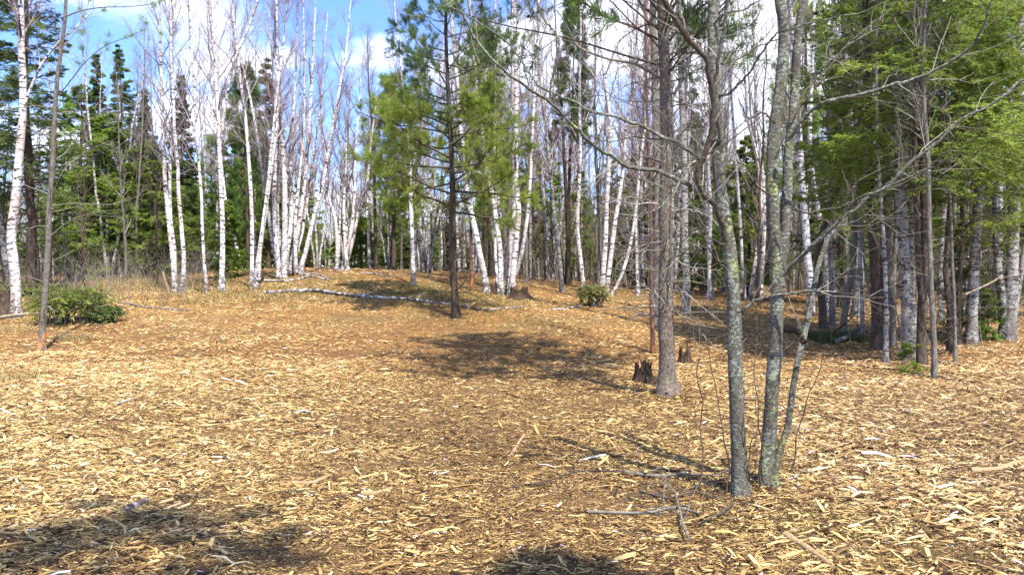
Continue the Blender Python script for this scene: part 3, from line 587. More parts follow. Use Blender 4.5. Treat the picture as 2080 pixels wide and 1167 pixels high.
# ---- right-hand trees behind the lichen-covered clump
RB = [
 ('bare_tree', 'stout grey trunk just behind and left of the scaly pine', [([(1335, 660), (1334, 600), (1335, 500), (1336, 400), (1334, 300), (1330, 180), (1328, 60)], 20, 0)], 13, 'grey_bark', 'twig_grey', 'tree', None),
 ('bare_tree', 'grey-brown trunk just right of the scaly pine', [([(1393, 642), (1393, 560), (1390, 470), (1390, 380), (1388, 280), (1382, 160), (1380, 40)], 17, 0)], 13, 'birch_grey', 'twig_grey', 'tree', None),
 ('birch_tree', 'white birch with smooth pinkish bark behind the lichen-covered stems', [([(1647, 640), (1646, 580), (1640, 520), (1636, 460), (1630, 390), (1626, 330), (1620, 250), (1612, 150), (1606, 40)], 16, 0)], 14, 'birch', 'twig', 'birch', None),
 ('birch_tree', 'slim white birch leaning left behind the pinkish birch', [([(1685, 640), (1678, 520), (1668, 460), (1655, 390), (1646, 320), (1644, 240), (1650, 120)], 11, 0)], 13, 'birch', 'twig', 'birch', None),
 ('birch_tree', 'grey banded birch trunk with a flared foot beyond the mossy mound', [([(1742, 642), (1744, 560), (1741, 480), (1736, 400), (1730, 300), (1722, 160), (1718, 30)], 22, 0)], 14, 'birch_grey', 'twig_grey', 'birch', None),
 ('bare_tree', 'dark mossy trunk right of the mossy mound', [([(1780, 712), (1781, 640), (1777, 560), (1772, 480), (1766, 400), (1764, 300), (1762, 180), (1760, 60)], 21, 0)], 13, 'dark_bark', 'twig_grey', 'tree', None),
 ('birch_clump', 'thick pinkish grey birch with a narrow twin stem, beside the small green fir sapling', [([(1848, 728), (1846, 660), (1841, 560), (1836, 460), (1830, 380), (1826, 300), (1824, 200), (1820, 80)], 24, 0), ([(1858, 725), (1856, 640), (1848, 540), (1850, 440)], 9, 0, 7)], 14, 'birch_grey', 'twig_grey', 'birch', None),
 ('bare_tree', 'thin straight lichen-grey trunk standing nearest on the right side', [([(1899, 768), (1897, 700), (1892, 620), (1889, 540), (1886, 470), (1884, 390), (1880, 280), (1872, 150)], 11, 0)], 10, 'grey_bark', 'twig_grey', 'tree', None),
 ('bare_tree', 'dark trunk close behind the thin lichen-grey trunk', [([(1878, 742), (1876, 680), (1874, 620), (1866, 540), (1862, 430), (1858, 300)], 13, 0)], 11, 'dark_bark', 'twig_grey', 'tree', None),
 ('birch_tree', 'greyish banded birch slanting from lower left to upper right near the right edge', [([(1972, 700), (1975, 620), (1979, 540), (1984, 450), (1994, 340), (2005, 240), (2011, 150), (2018, 70), (2026, -20)], 22, 0)], 14, 'birch_grey', 'twig_grey', 'birch', None),
 ('birch_clump', 'large dark-footed double trunk at the right edge', [([(2045, 690), (2052, 620), (2056, 540), (2058, 460), (2064, 380), (2070, 260), (2074, 120)], 26, 0), ([(2036, 688), (2040, 640), (2032, 580), (2024, 520), (2020, 420)], 17, 0, 6), ([(2056, 686), (2066, 600), (2080, 520), (2100, 400)], 12, 0)], 14, 'birch_grey', 'twig_grey', 'birch', None),
 ('bare_tree', 'slender trunk left of the slanting banded birch', [([(1912, 650), (1911, 590), (1913, 520), (1918, 450), (1924, 380), (1934, 260)], 11, 0)], 12, 'birch_grey', 'twig_grey', 'tree', None),
 ('bare_tree', 'thin green-grey trunk between the dark mossy trunk and the thick pinkish birch', [([(1815, 705), (1814, 640), (1811, 560), (1806, 460), (1806, 350)], 12, 0)], 11, 'grey_bark', 'twig_grey', 'tree', None),
 ('bare_tree', 'moss-footed crooked trunk on the left of the mossy mound', [([(1672, 668), (1670, 610), (1662, 540), (1672, 470), (1690, 420), (1720, 330), (1742, 262), (1762, 210), (1782, 120), (1796, 0)], 15, 0)], 11, 'limb', 'twig_grey', 'tree', None),
 ('bare_tree', 'short-footed grey trunk in the middle of the mossy mound', [([(1692, 662), (1690, 600), (1688, 540), (1684, 460), (1686, 340)], 12, 0)], 12, 'birch_grey', 'twig_grey', 'tree', None),
 ('bare_tree', 'mossy trunk leaning right out of the mossy mound', [([(1712, 682), (1718, 620), (1728, 560), (1734, 500), (1742, 400)], 13, 0)], 11, 'grey_bark', 'twig_grey', 'tree', None),
 ('birch_tree', 'slim white birch left of the pinkish birch, seen between the lichen-covered stems', [([(1545, 612), (1548, 540), (1551, 470), (1550, 380), (1543, 300), (1535, 200), (1530, 80)], 9, 0)], 13, 'birch', 'twig', 'birch', None),
 ('birch_tree', 'white birch right of the lichen-covered trunk, bent like a bow', [([(1523, 612), (1530, 560), (1540, 490), (1546, 420), (1540, 330), (1520, 240), (1510, 100)], 8, 0)], 13, 'birch', 'twig', 'birch', None),
 ('birch_tree', 'thin birch leaning left, seen between the two big lichen stems', [([(1512, 608), (1508, 540), (1504, 460), (1498, 380), (1490, 280), (1482, 160)], 7, 0)], 13, 'birch', 'twig', 'birch', None),
 ('birch_tree', 'slim white birch between the grey-brown trunk and the lichen-covered clump', [([(1440, 610), (1441, 520), (1443, 430), (1438, 330), (1432, 200)], 8, 0)], 13, 'birch', 'twig', 'birch', None),
 ('bare_tree', 'thin pale grey trunk left of the dark mossy trunk, in front of the fir boughs', [([(1752, 690), (1750, 600), (1744, 480), (1742, 360), (1734, 220), (1730, 60)], 8, 0)], 11, 'birch_grey', 'twig_grey', 'tree', None),
 ('bare_tree', 'slim grey sapling in front of the slanting banded birch', [([(1940, 735), (1938, 640), (1934, 540), (1930, 420), (1922, 280), (1915, 140)], 7, 0)], 9, 'grey_bark', 'twig_grey', 'tree', None),
 ('birch_tree', 'slim pale birch between the right lichen stem and the thin lichen-grey trunk', [([(1800, 738), (1799, 640), (1795, 520), (1786, 380), (1780, 240), (1778, 60)], 9, 0)], 11, 'birch_grey', 'twig_grey', 'birch', None),
 ('birch_tree', 'thin white birch showing just left of the stout grey trunk', [([(1296, 600), (1293, 520), (1292, 430), (1296, 330), (1290, 220), (1282, 100)], 6, 0)], 12, 'birch', 'twig', 'birch', None),
]
for nm, lab, st, H, bk, tw, cat, grp in RB:
    bare_tree(nm, lab, cat, st, H, bark=bk, twig=tw, dens=0.9, t0=0.42, dead=10, spread=0.85, tert=4)

# small dead leaning poles
def pole(name, label, cat, pts, w, mat, Y=None, dY=0.0, twigs=6, tip=0.4, group=None):
    Y = Y or hit(*pts[0]); P = np.array([unproj(x, y, Y + dY * i / (len(pts) - 1)) for i, (x, y) in enumerate(pts)])
    Q = catmull(P, 24); R = np.linspace(1, tip, 24) * w / F * Y / 2; R *= 1 + rng.normal(0, .04, 24)
    base = P[0].copy(); b = Buf(); b.tubes(Q, R, 8, 0, True)
    if twigs:
        p, r = grow(Q[None], R[None], twigs, 0.3, 1, 0.25, 0.9, 0.1, 4, 0.35, 0.003, 0.15); b.tubes(p, r, 3)
    o = b.obj(name, M[mat], base); tag(o, label, cat, group); return o
pole('dead_pole', 'pale dead pole bowing upward to the left in front of the thick pinkish birch', 'dead pole', [(1838, 716), (1832, 680), (1822, 630), (1806, 560), (1785, 500), (1762, 450), (1742, 405), (1725, 370), (1705, 320)], 7, 'dead', tip=0.5, twigs=4)
pole('dead_pole', 'short green-grey dead pole leaning on the dark mossy trunk', 'dead pole', [(1773, 625), (1764, 580), (1754, 520), (1750, 440), (1746, 380), (1735, 330)], 6, 'grey_bark', Y=15.5, twigs=3)
pole('dead_pole', 'thin curved dead sapling beside the dark trunk on the right', 'dead pole', [(1868, 730), (1868, 690), (1875, 650), (1888, 617)], 4.5, 'dead', twigs=2)
pole('broken_stick', 'broken dark stick with orange tip left of the slim birches', 'stick', [(343, 592), (337, 572), (330, 551)], 6, 'cut', twigs=0, tip=0.5)
pole('dead_branch', 'bare pale branch slanting up beside the banded birch on the right', 'branch', [(1960, 598), (1990, 585), (2020, 570), (2033, 561)], 5, 'dead', Y=14.5, twigs=3)

# ---- thin red-barked tree beside the scaly pine
bare_tree('red_tree', 'thin red-brown trunk with an orange foot, left of the scaly pine behind the broken stump', 'tree',
          [([(1326, 718), (1325, 660), (1323, 600), (1322, 500), (1321, 420), (1317, 320), (1313, 200), (1311, 80), (1310, -20)], 9, 0)], 9, bark='red_bark', twig='twig_red', t0=0.35, dead=26, dens=0.8)

# ---- the scaly pine, right of the middle
def scaly_pine():
    pts = [(1357, 803), (1356, 760), (1355, 700), (1354, 620), (1356, 520), (1354, 420), (1356, 300), (1354, 200), (1352, 100), (1350, 0)]
    Y = hit(1357, 803); base = unproj(1357, 803, Y); Q, R = stem_from_px(pts, Y, 9.4, 33, 0.0, 0.1, n=70, pw=0.7, flare=0.55)
    e = thing('pine_tree', 'stout scaly-barked pine trunk with dead lower limbs, in front of the broken stumps', 'pine tree', base)
    b = Buf(); b.tubes(Q, R, 18, lobe=(.16, .16)); b.obj('trunk', M['pine_bark'], base, e)
    b = Buf(); f = Buf()
    limbs = [([(1341, 157), (1307, 139), (1287, 128), (1240, 121), (1200, 108), (1174, 96), (1160, 75), (1150, 50), (1130, 20)], 7, -.4), ([(1370, 190), (1385, 160), (1400, 110), (1405, 70)], 7, .2),
             ([(1350, 240), (1330, 225), (1300, 220), (1240, 196), (1190, 195)], 4, .3), ([(1350, 420), (1320, 412), (1290, 415), (1262, 408)], 5, -.5),
             ([(1360, 300), (1385, 270), (1420, 240), (1470, 225)], 5, -.3), ([(1350, 490), (1320, 494), (1290, 505), (1270, 520), (1250, 540)], 4, -.6), ([(1362, 430), (1400, 425), (1440, 440), (1470, 470)], 4, -.4),
             ([(1362, 520), (1395, 540), (1430, 545), (1465, 550)], 3.5, -.3), ([(1352, 470), (1330, 488), (1300, 500), (1262, 498)], 3.5, .3), ([(1360, 560), (1380, 585), (1400, 640), (1412, 690)], 3, -.2),
             ([(1352, 60), (1320, 50), (1290, 60), (1250, 90)], 5, .5), ([(1350, 330), (1310, 318), (1280, 322), (1230, 350), (1200, 390)], 4, -.5), ([(1358, 360), (1400, 330), (1440, 335), (1500, 350)], 4, .5)]
    for pl, w, dy in limbs:
        P = np.array([unproj(x, y, Y + dy * i / 3) for i, (x, y) in enumerate(pl)]); q = catmull(P, 14)[None]; r = (np.linspace(1, .25, 14) * w / F * Y / 2)[None]
        b.tubes(q, r, 6); p, rr = grow(q, r, 11, 0.2, 1, 0.38, 0.8, 0.05, 5, 0.45, 0.003, 0.22); b.tubes(p, rr, 3)
        p, rr = grow(p, rr, 3, 0.3, 1, 0.16, 0.7, 0, 3, 0.6, 0.0022, 0.2); b.tubes(p, rr, 3)
    p, rr = grow(Q[None], R[None], 60, 0.2, 0.62, 0.75, 1.4, -0.1, 7, 0.13, 0.004, 0.2); b.tubes(p, rr, 4)
    p, rr = grow(p, rr, 6, 0.2, 1, 0.3, 0.8, 0, 4, 0.6, 0.0025, 0.22); b.tubes(p, rr, 3)
    Bb, Bf = conifer('pine', Q, R, 0.56, 2.75, 56, 1.0, 1.15, prof=0.35)
    b.obj('dead_limbs', M['twig_grey'], base, e); Bb.obj('branches', M['dark_bark'], base, e); Bf.obj('needles', M['pine_blue'], base, e)
scaly_pine()

# ---- nearest clump: lichen-covered stems
def lichen_clump():
    Y = hit(1505, 1015); base = unproj(1530, 1010, Y); base[2] = float(terrain(base[0], Y))
    e = thing('tree_clump', 'nearest clump of lichen-covered grey stems with long bare limbs, right foreground', 'tree clump', base)
    stems = [([(1505, 1022), (1501, 940), (1497, 850), (1493, 770), (1491, 690), (1488, 600), (1481, 510), (1470, 430), (1463, 360), (1456, 290), (1452, 200), (1450, 100), (1448, 0), (1445, -80)], 31, 0.0, 4.2, 0),
             ([(1556, 1000), (1562, 900), (1568, 800), (1575, 700), (1580, 610), (1577, 520), (1572, 420), (1571, 330), (1577, 250), (1590, 165), (1597, 80), (1588, 0), (1580, -90)], 30, 0.02, 4.3, 0.12),
             ([(1580, 580), (1590, 500), (1597, 400), (1603, 300), (1610, 230), (1614, 160), (1621, 70), (1632, 0), (1640, -80)], 22, 0.02, 2.6, 0.16),
             ([(1572, 985), (1580, 930), (1598, 870), (1606, 810), (1615, 760), (1628, 700), (1640, 650), (1650, 600), (1664, 540), (1684, 480), (1715, 440)], 14, 0.03, 2.0, 0.08)]
    for pts, w, ln, h, dy in stems:
        P = np.array([unproj(x, y, Y + dy + ln * 3 * i / len(pts)) for i, (x, y) in enumerate(pts)]); n = 70; Q = catmull(P, n); z = np.linspace(0, 1, n)
        R = w / F * Y / 2 * (1 - 0.30 * z ** 1.2) * (1 + 0.5 * np.exp(-z / 0.022)) * (1 + rng.normal(0, 0.018, n)); Q[:, :2] += np.cumsum(rng.normal(0, 0.0012, (n, 2)), 0)
        if pts[0][1] > 900: Q[0, 2] -= 0.12
        b = Buf(); b.tubes(Q, R, 18, lobe=(.26, .14) if pts[0][1] > 900 else (.05, .1)); b.obj('stem', M['lichen'], base, e)
    limbs = [  # px path, w0, w1, depth shift
        ([(1478, 505), (1470, 463), (1452, 415), (1424, 388), (1419, 345), (1436, 300), (1448, 255), (1450, 207), (1441, 150), (1429, 112), (1401, 85), (1371, 33), (1347, 0), (1330, -40)], 12, 10, -.5),
        ([(1458, 330), (1466, 290), (1456, 240), (1452, 200), (1458, 130), (1470, 60), (1478, -20)], 9, 6, -.3),
        ([(1422, 390), (1367, 359), (1324, 345), (1274, 338), (1240, 317), (1207, 297), (1174, 264), (1140, 230), (1118, 207), (1073, 180), (1040, 158), (985, 105), (945, 40), (925, -10)], 9, 3.5, -.7),
        ([(1436, 331), (1401, 307), (1367, 287), (1324, 266), (1274, 244), (1240, 234), (1200, 227), (1167, 207), (1140, 197), (1090, 170), (1030, 85), (960, 40), (900, 0)], 9, 3, .4),
        ([(1118, 207), (1122, 160), (1135, 100), (1130, 70), (1105, 40), (1090, 0)], 5, 3, 0),
        ([(1603, 280), (1627, 247), (1660, 216), (1684, 204), (1740, 194), (1811, 174), (1861, 160), (1928, 127), (1971, 97), (2000, 50), (2018, -10)], 9, 4, -.6),
        ([(1600, 545), (1650, 500), (1700, 452), (1760, 405), (1800, 378), (1850, 332), (1900, 292), (1960, 238), (2010, 215), (2090, 155)], 9, 4.5, -.5),
        ([(1590, 560), (1640, 508), (1690, 465), (1735, 410), (1790, 385), (1880, 345), (1900, 340)], 7, 3, -.9),
        ([(1502, 640), (1520, 620), (1550, 605), (1600, 596), (1650, 591), (1705, 593)], 8, 4.5, -.2),
        ([(1452, 190), (1480, 190), (1520, 150), (1545, 112), (1575, 70), (1620, 55), (1720, 30)], 6, 2.5, -.5),
        ([(1448, 300), (1420, 320), (1390, 350), (1370, 390), (1340, 420), (1300, 440)], 6, 2.5, -.5),
        ([(1632, 695), (1624, 670), (1619, 642)], 12, 8, .05),
        ([(1465, 130), (1500, 120), (1540, 95), (1600, 75), (1660, 60)], 4, 2, .4), ([(1440, 60), (1470, 30), (1510, 20), (1560, -10)], 4, 2, -.3),
        ([(1575, 250), (1550, 230), (1520, 240), (1500, 200)], 4, 2, -.3), ([(1605, 250), (1640, 180), (1690, 130), (1720, 90), (1760, 60)], 4, 2, .5), ([(1480, 500), (1430, 480), (1390, 470)], 4, 2, -.3),
        ([(1488, 560), (1450, 520), (1430, 480), (1408, 430)], 4, 2, -.3), ([(1575, 400), (1540, 380), (1520, 340), (1500, 330)], 4, 2, -.3), ([(1600, 420), (1660, 440), (1720, 470), (1780, 465)], 3.5, 2, -.3)]
    tw = Buf()
    for pl, w0, w1, dy in limbs:
        n = 36; P = np.array([unproj(x, y, Y + dy * i / (len(pl) - 1)) for i, (x, y) in enumerate(pl)]); Q = catmull(P, n); Q[1:-1] += rng.normal(0, 0.0035, (n - 2, 3))
        R = np.linspace(w0, w1, n) / F * Y / 2 * (1 + rng.normal(0, 0.05, n)); b = Buf(); b.tubes(Q, R, 9); b.obj('limb', M['limb'] if w0 > 10 or w0 < 5 else M['lichen'], base, e)
        L = np.linalg.norm(Q[-1] - Q[0])
        m = int(3 + L * 4.5)
        p, r = grow(Q[None], R[None], m, 0.2, 1, 0.5, 0.75, 0.15, 7, 0.3, 0.0022, 0.16); tw.tubes(p, r, 4)
        p2, r2 = grow(p, r, 4, 0.25, 1, 0.24, 0.7, 0.1, 4, 0.6, 0.0016, 0.16); tw.tubes(p2, r2, 3)
    tw.obj('twigs', M['twig_grey'], base, e); tw = Buf()
    for x, y, top, dx in [(1478, 1010, 620, -30), (1520, 1015, 800, 12), (1545, 1005, 560, -15), (1432, 1040, 640, -14), (1555, 985, 850, -30), (1500, 1000, 760, 25), (1600, 960, 700, 60)]:
        P = np.array([unproj(x + dx * t + random.uniform(-6, 6), y + (top - y) * t, Y + random.uniform(-.25, .1) * t) for t in np.linspace(0, 1, 8)]); Q = catmull(P, 24); Q[:, :2] += np.cumsum(rng.normal(0, .004, (24, 2)), 0)
        R = np.linspace(0.006, 0.002, 24); tw.tubes(Q, R, 5); p, r = grow(Q[None], R[None], 6, 0.3, 1, 0.16, 0.8, 0.1, 4, 0.6, 0.0014, 0.15); tw.tubes(p, r, 3)
    tw.obj('shoots', M['limb'], base, e)
    # broken limbs above the frame that cast the bare-branch shadows
    return Y
YC = lichen_clump()

# ---- the tall white pine in the middle
def tall_pine():
    pts = [(927, 645), (924, 600), (920, 540), (918, 480), (919, 400), (917, 300), (913, 240), (910, 170), (907, 90), (905, 0)]
    Y = hit(927, 645); base = unproj(927, 645, Y); Q, R = stem_from_px(pts, Y, 9.6, 15.5, 0.0, 0.12, n=40, pw=0.9)
    e = thing('pine_tree', 'tall soft-needled pine with a bare dark lower trunk, in the middle of the clearing', 'pine tree', base)
    b = Buf(); b.tubes(Q, R, 14, lobe=(.15, .16)); b.obj('trunk', M['dark_bark'], base, e)
    Bb, Bf, Bu = Buf(), Buf(), Buf()
    hh = (Q[:, 2] - Q[0, 2]) / 9.6
    def tier(n, ta, tb, Lf, ang, up, nb=18, dens=8, Bf=Bf):
        p1, r1 = grow(Q[None], R[None], n, ta, tb, Lf, ang, up, 8, 0.42, 0.008, 0.07)
        p2, r2 = grow(p1, r1, dens, 0.28, 1.0, lambda t: 0.85 * (1.2 - t), 0.72, 0.18, 4, 0.5, 0.004, 0.12)
        p3, r3 = grow(p2, r2, 3, 0.3, 1.0, 0.26, 0.7, 0.3, 3, 0.6, 0.003, 0.12)
        Bb.tubes(p1, r1, 5); Bb.tubes(p2, r2, 3); Bb.tubes(p3, r3, 3)
        needles_tufts(Bf, p2, 5, nb, 0.145, 0.008, 0.3, 0.6); needles_tufts(Bf, p3, 3, nb, 0.14, 0.008, 0.25, 0.6)
    tier(32, 0.33, 0.60, lambda t: 2.6 * np.clip(1.25 - 0.8 * (t - .33) / .27, .4, 1) * rng.uniform(.7, 1.08, t.shape), 1.42, 0.12)
    tier(17, 0.60, 0.80, lambda t: 1.7, 1.2, 0.35, 18, 7, Bu)
    tier(15, 0.78, 0.99, lambda t: 1.7 * (1.25 - t) / .45, 1.0, 0.5, 18, 8, Bu)
    d1, dr = grow(Q[None], R[None], 38, 0.09, 0.42, lambda t: 0.7 + 1.3 * t * rng.random(t.shape), 1.5, -0.12, 7, 0.2, 0.006, 0.13); Bb.tubes(d1, dr, 3)
    d2, dr2 = grow(d1, dr, 6, 0.25, 1, 0.35, 0.8, 0, 4, 0.6, 0.004, 0.2); Bb.tubes(d2, dr2, 3)
    Bb.obj('branches', M['dark_bark'], base, e); Bf.obj('lower_needles', M['pine'], base, e); Bu.obj('upper_needles', M['pine_blue'], base, e)
tall_pine()

# ---- evergreens placed by hand
def evergreen(name, label, kind, x, y, H, Lmax, t0, mat, w=14, Y=None, lean=(0, 0), n1=60, detail=1.0, blade=1.0, dead=0, bark='dark_bark', group=None, prof=0.75, cat='fir tree', top=None):
    Y = Y or hit(x, y); base = unproj(x, y, Y); base[2] = float(terrain(base[0], Y))
    if top is not None: H = CAMZ + (540 - top) / F * Y - base[2]
    Q = path_up(base[0], base[1], H, lean); Q[:, 2] += base[2]; R = rad(Q, w / F * Y / 2, 0.06, 0.9)
    e = thing(name, label, cat, base, group); b = Buf(); Q2 = Q.copy(); Q2[0, 2] -= .12; b.tubes(Q2, R, 9); b.obj('trunk', M[bark], base, e)
    Bb, Bf = conifer(kind, Q, R, t0, Lmax, n1, detail, blade, dead, prof); Bb.obj('branches', M['dark_bark'], base, e); Bf.obj('needles', M[mat], base, e); return e
evergreen('fir_tree', 'tall dark fir close behind the far left white birch', 'fir', 66, 600, 13, 1.7, 0.22, 'spruce', 20, n1=95, dead=30, prof=0.45, blade=1.2)
evergreen('fir_tree', 'dark fir at the left edge of the picture', 'fir', -40, 590, 12, 2.0, 0.15, 'spruce', 18, n1=80, dead=14, prof=0.5, blade=1.3)
evergreen('fir_tree', 'bright green fir between the young pine and the spruce tops', 'fir', 165, 568, 8.6, 2.2, 0.14, 'fir', 12, top=170, n1=95, dead=16, blade=1.3, prof=0.6)
evergreen('fir_tree', 'broad yellow-green fir below the pointed spruce tops', 'fir', 225, 556, 7.2, 2.6, 0.12, 'fir', 12, top=235, n1=85, dead=12, blade=1.4, prof=0.6)
evergreen('fir_tree', 'low dull green fir left of the first slim birches', 'fir', 300, 550, 6.3, 2.2, 0.12, 'fir', 10, top=280, n1=70, dead=12, blade=1.4, prof=0.6)
for x, yt, lab, Lm in [(205, 112, 'left one of the pointed spruce tops against the sky', 1.35), (252, 96, 'tallest dark pointed spruce against the blue sky gap', 1.8), (295, 182, 'small pointed spruce right of the tallest spruce', 1.2), (369, 150, 'spruce seen between the slim birches and the forked birch', 1.25)]:
    Yd = 38.0; b0 = float(terrain((x - 1040) / F * Yd, Yd)); H = CAMZ + (540 - yt) / F * Yd - b0
    evergreen('spruce_tree', lab, 'spruce', x, 560, H, Lm * 1.3, 0.1, 'spruce', 9, Y=Yd, n1=130, blade=1.35, cat='spruce', prof=1.0, group='spruce tops beyond the left side')
evergreen('pine_tree', 'green pine behind the birch leaning left', 'pine', 505, 555, 8.0, 1.9, 0.15, 'pine_blue', 9, Y=33, n1=55, blade=1.7, detail=0.8, cat='pine tree')
evergreen('fir_sapling', 'small green fir behind the leaning short birch', 'fir', 462, 560, 2.6, 1.0, 0.05, 'fir', 6, Y=27, n1=45, blade=1.3, detail=0.8)
evergreen('fir_sapling', 'little fir sapling right of the six-stemmed clump', 'fir', 735, 552, 2.2, 1.1, 0.04, 'fir', 6, Y=33, n1=42, blade=1.5, detail=0.8)
evergreen('fir_tree', 'dark conifer top standing behind the large birch clump', 'spruce', 545, 550, 10.2, 1.5, 0.2, 'rusty', 9, Y=39, n1=70, blade=1.9)
evergreen('pine_tree', 'bushy green pine just left of the tall soft-needled pine', 'pine', 800, 552, 7.0, 2.1, 0.16, 'pine', 9, Y=30, n1=60, blade=1.5, dead=14, cat='pine tree', detail=0.85)
evergreen('pine_tree', 'green pine behind the stout birch clump', 'pine', 985, 575, 8.4, 2.2, 0.3, 'pine', 9, Y=27, n1=55, blade=1.4, dead=14, cat='pine tree', detail=0.85)
evergreen('pine_tree', 'thin rusty-green pine top above the black and white birch', 'pine', 1150, 575, 10.5, 1.3, 0.45, 'pine_blue', 9, Y=30, n1=50, blade=1.5, dead=20, cat='pine tree', detail=0.8)
HK = 'bright evergreens on the right side'
evergreen('fir_tree', 'bright green fir rising behind the thick pinkish birch', 'fir', 1872, 742, 10.5, 2.1, 0.27, 'fir', 18, n1=120, dead=30, blade=1.15, group=HK, prof=0.4)
evergreen('fir_tree', 'dark green fir left of the dark mossy trunk', 'fir', 1795, 690, 11, 2.0, 0.27, 'fir', 17, n1=100, dead=22, blade=1.2, group=HK, prof=0.45)
evergreen('fir_tree', 'yellow-green fir with drooping lower boughs near the right edge', 'fir', 1945, 700, 7.2, 2.2, 0.3, 'fir', 12, n1=90, dead=18, blade=1.1, group=HK, prof=0.55)
evergreen('fir_tree', 'slim yellow-green fir in front of the thin lichen-grey trunk\'s top', 'fir', 1930, 716, 9.5, 1.9, 0.34, 'fir', 13, n1=80, dead=16, blade=1.15, group=HK, prof=0.5)
evergreen('fir_tree', 'shaded fir showing between the pinkish birch and the banded birch', 'fir', 1705, 625, 7.5, 1.9, 0.12, 'spruce', 12, n1=70, dead=12, blade=1.3, group=HK)
evergreen('fir_tree', 'green fir seen low behind the two big lichen stems', 'fir', 1520, 598, 5.2, 2.0, 0.08, 'fir', 9, Y=26, n1=60, blade=1.4, group=HK)
evergreen('fir_tree', 'green fir low behind the grey-brown trunk', 'fir', 1440, 592, 5.0, 1.8, 0.08, 'fir', 9, Y=29, n1=55, blade=1.5, group=HK)
evergreen('fir_tree', 'green fir peeping out right of the leaning birch of the bush', 'fir', 1310, 590, 5.5, 1.7, 0.08, 'fir', 9, Y=31, n1=55, blade=1.5, group=HK)
evergreen('fir_sapling', 'knee-high bright fir sapling at the foot of the thick pinkish birch', 'fir', 1838, 757, 0.42, 0.42, 0.02, 'fir', 3, n1=13, blade=0.6, detail=0.55)
evergreen('fir_sapling', 'young fir at the right edge beyond the double trunk', 'fir', 2085, 640, 3.2, 1.3, 0.05, 'fir', 6, n1=50, blade=1.0)
evergreen('fir_sapling', 'small pale fir by the foot of the slanting banded birch', 'fir', 2003, 690, 1.0, 0.55, 0.03, 'fir', 4, n1=30, blade=0.8, detail=0.8)
evergreen('fir_sapling', 'slim fir sapling before the slanting banded birch', 'fir', 1945, 690, 2.4, 0.8, 0.12, 'spruce', 5, n1=40, blade=0.9, detail=0.7)

# spreading bushes
def bush(name, label, cx, cy, rx, hgt, n, mat, blade, Yd=None, ry=None):
    Y = Yd or hit(cx, cy); c = unproj(cx, cy, Y); c[2] = float(terrain(c[0], Y)); ry = ry or rx * .7
    e = thing(name, label, 'bush', c); a = rng.random(n) * 6.283; k = 6; L = rng.uniform(.5, 1, n)
    end = np.stack([np.cos(a) * rx * L, np.sin(a) * ry * L, hgt * rng.uniform(0.25, 1.0, n) * (1.15 - L * .45)], 1); s = np.linspace(0, 1, k)[None, :, None]
    st = np.stack([rng.normal(0, rx * .25, n), rng.normal(0, ry * .25, n), np.zeros(n)], 1)
    P = c + st[:, None] + (end - st * .5)[:, None] * s + np.array([0, 0, 1.0]) * (np.sin(s * np.pi) * hgt * .35) + rng.normal(0, .02, (n, k, 3)); R = np.linspace(.011, .003, k)[None].repeat(n, 0)
    b = Buf(); f = Buf(); b.tubes(P, R, 4); p2, r2 = grow(P, R, 9, .2, 1, .3 * max(rx, .5), .8, 0, 4, .6, .003, .1, flat=True); b.tubes(p2, r2, 3)
    needles_spray(f, p2, 20, .05 * blade, .016 * blade); needles_spray(f, P, 16, .055 * blade, .016 * blade, .3)
    b.obj('branches', M['twig_grey'], c, e); f.obj('needles', M[mat], c, e)
bush('fir_bush', 'low spreading green fir bush behind the young pine, left side', 135, 655, 1.0, 0.85, 70, 'fir', 1.2)
bush('fir_bush', 'low pale fir branches trailing at the right end of the fir bush', 215, 655, 0.45, 0.32, 26, 'pine_blue', 1.1)
bush('fir_bush', 'rounded yellowish fir heap at the foot of the three white birches', 1205, 622, 0.46, 0.62, 50, 'yellowish', 1.1)
bush('fir_bush', 'brownish juniper tuft behind the far left birch foot', 50, 600, 0.6, 0.5, 34, 'rusty', 1.3)

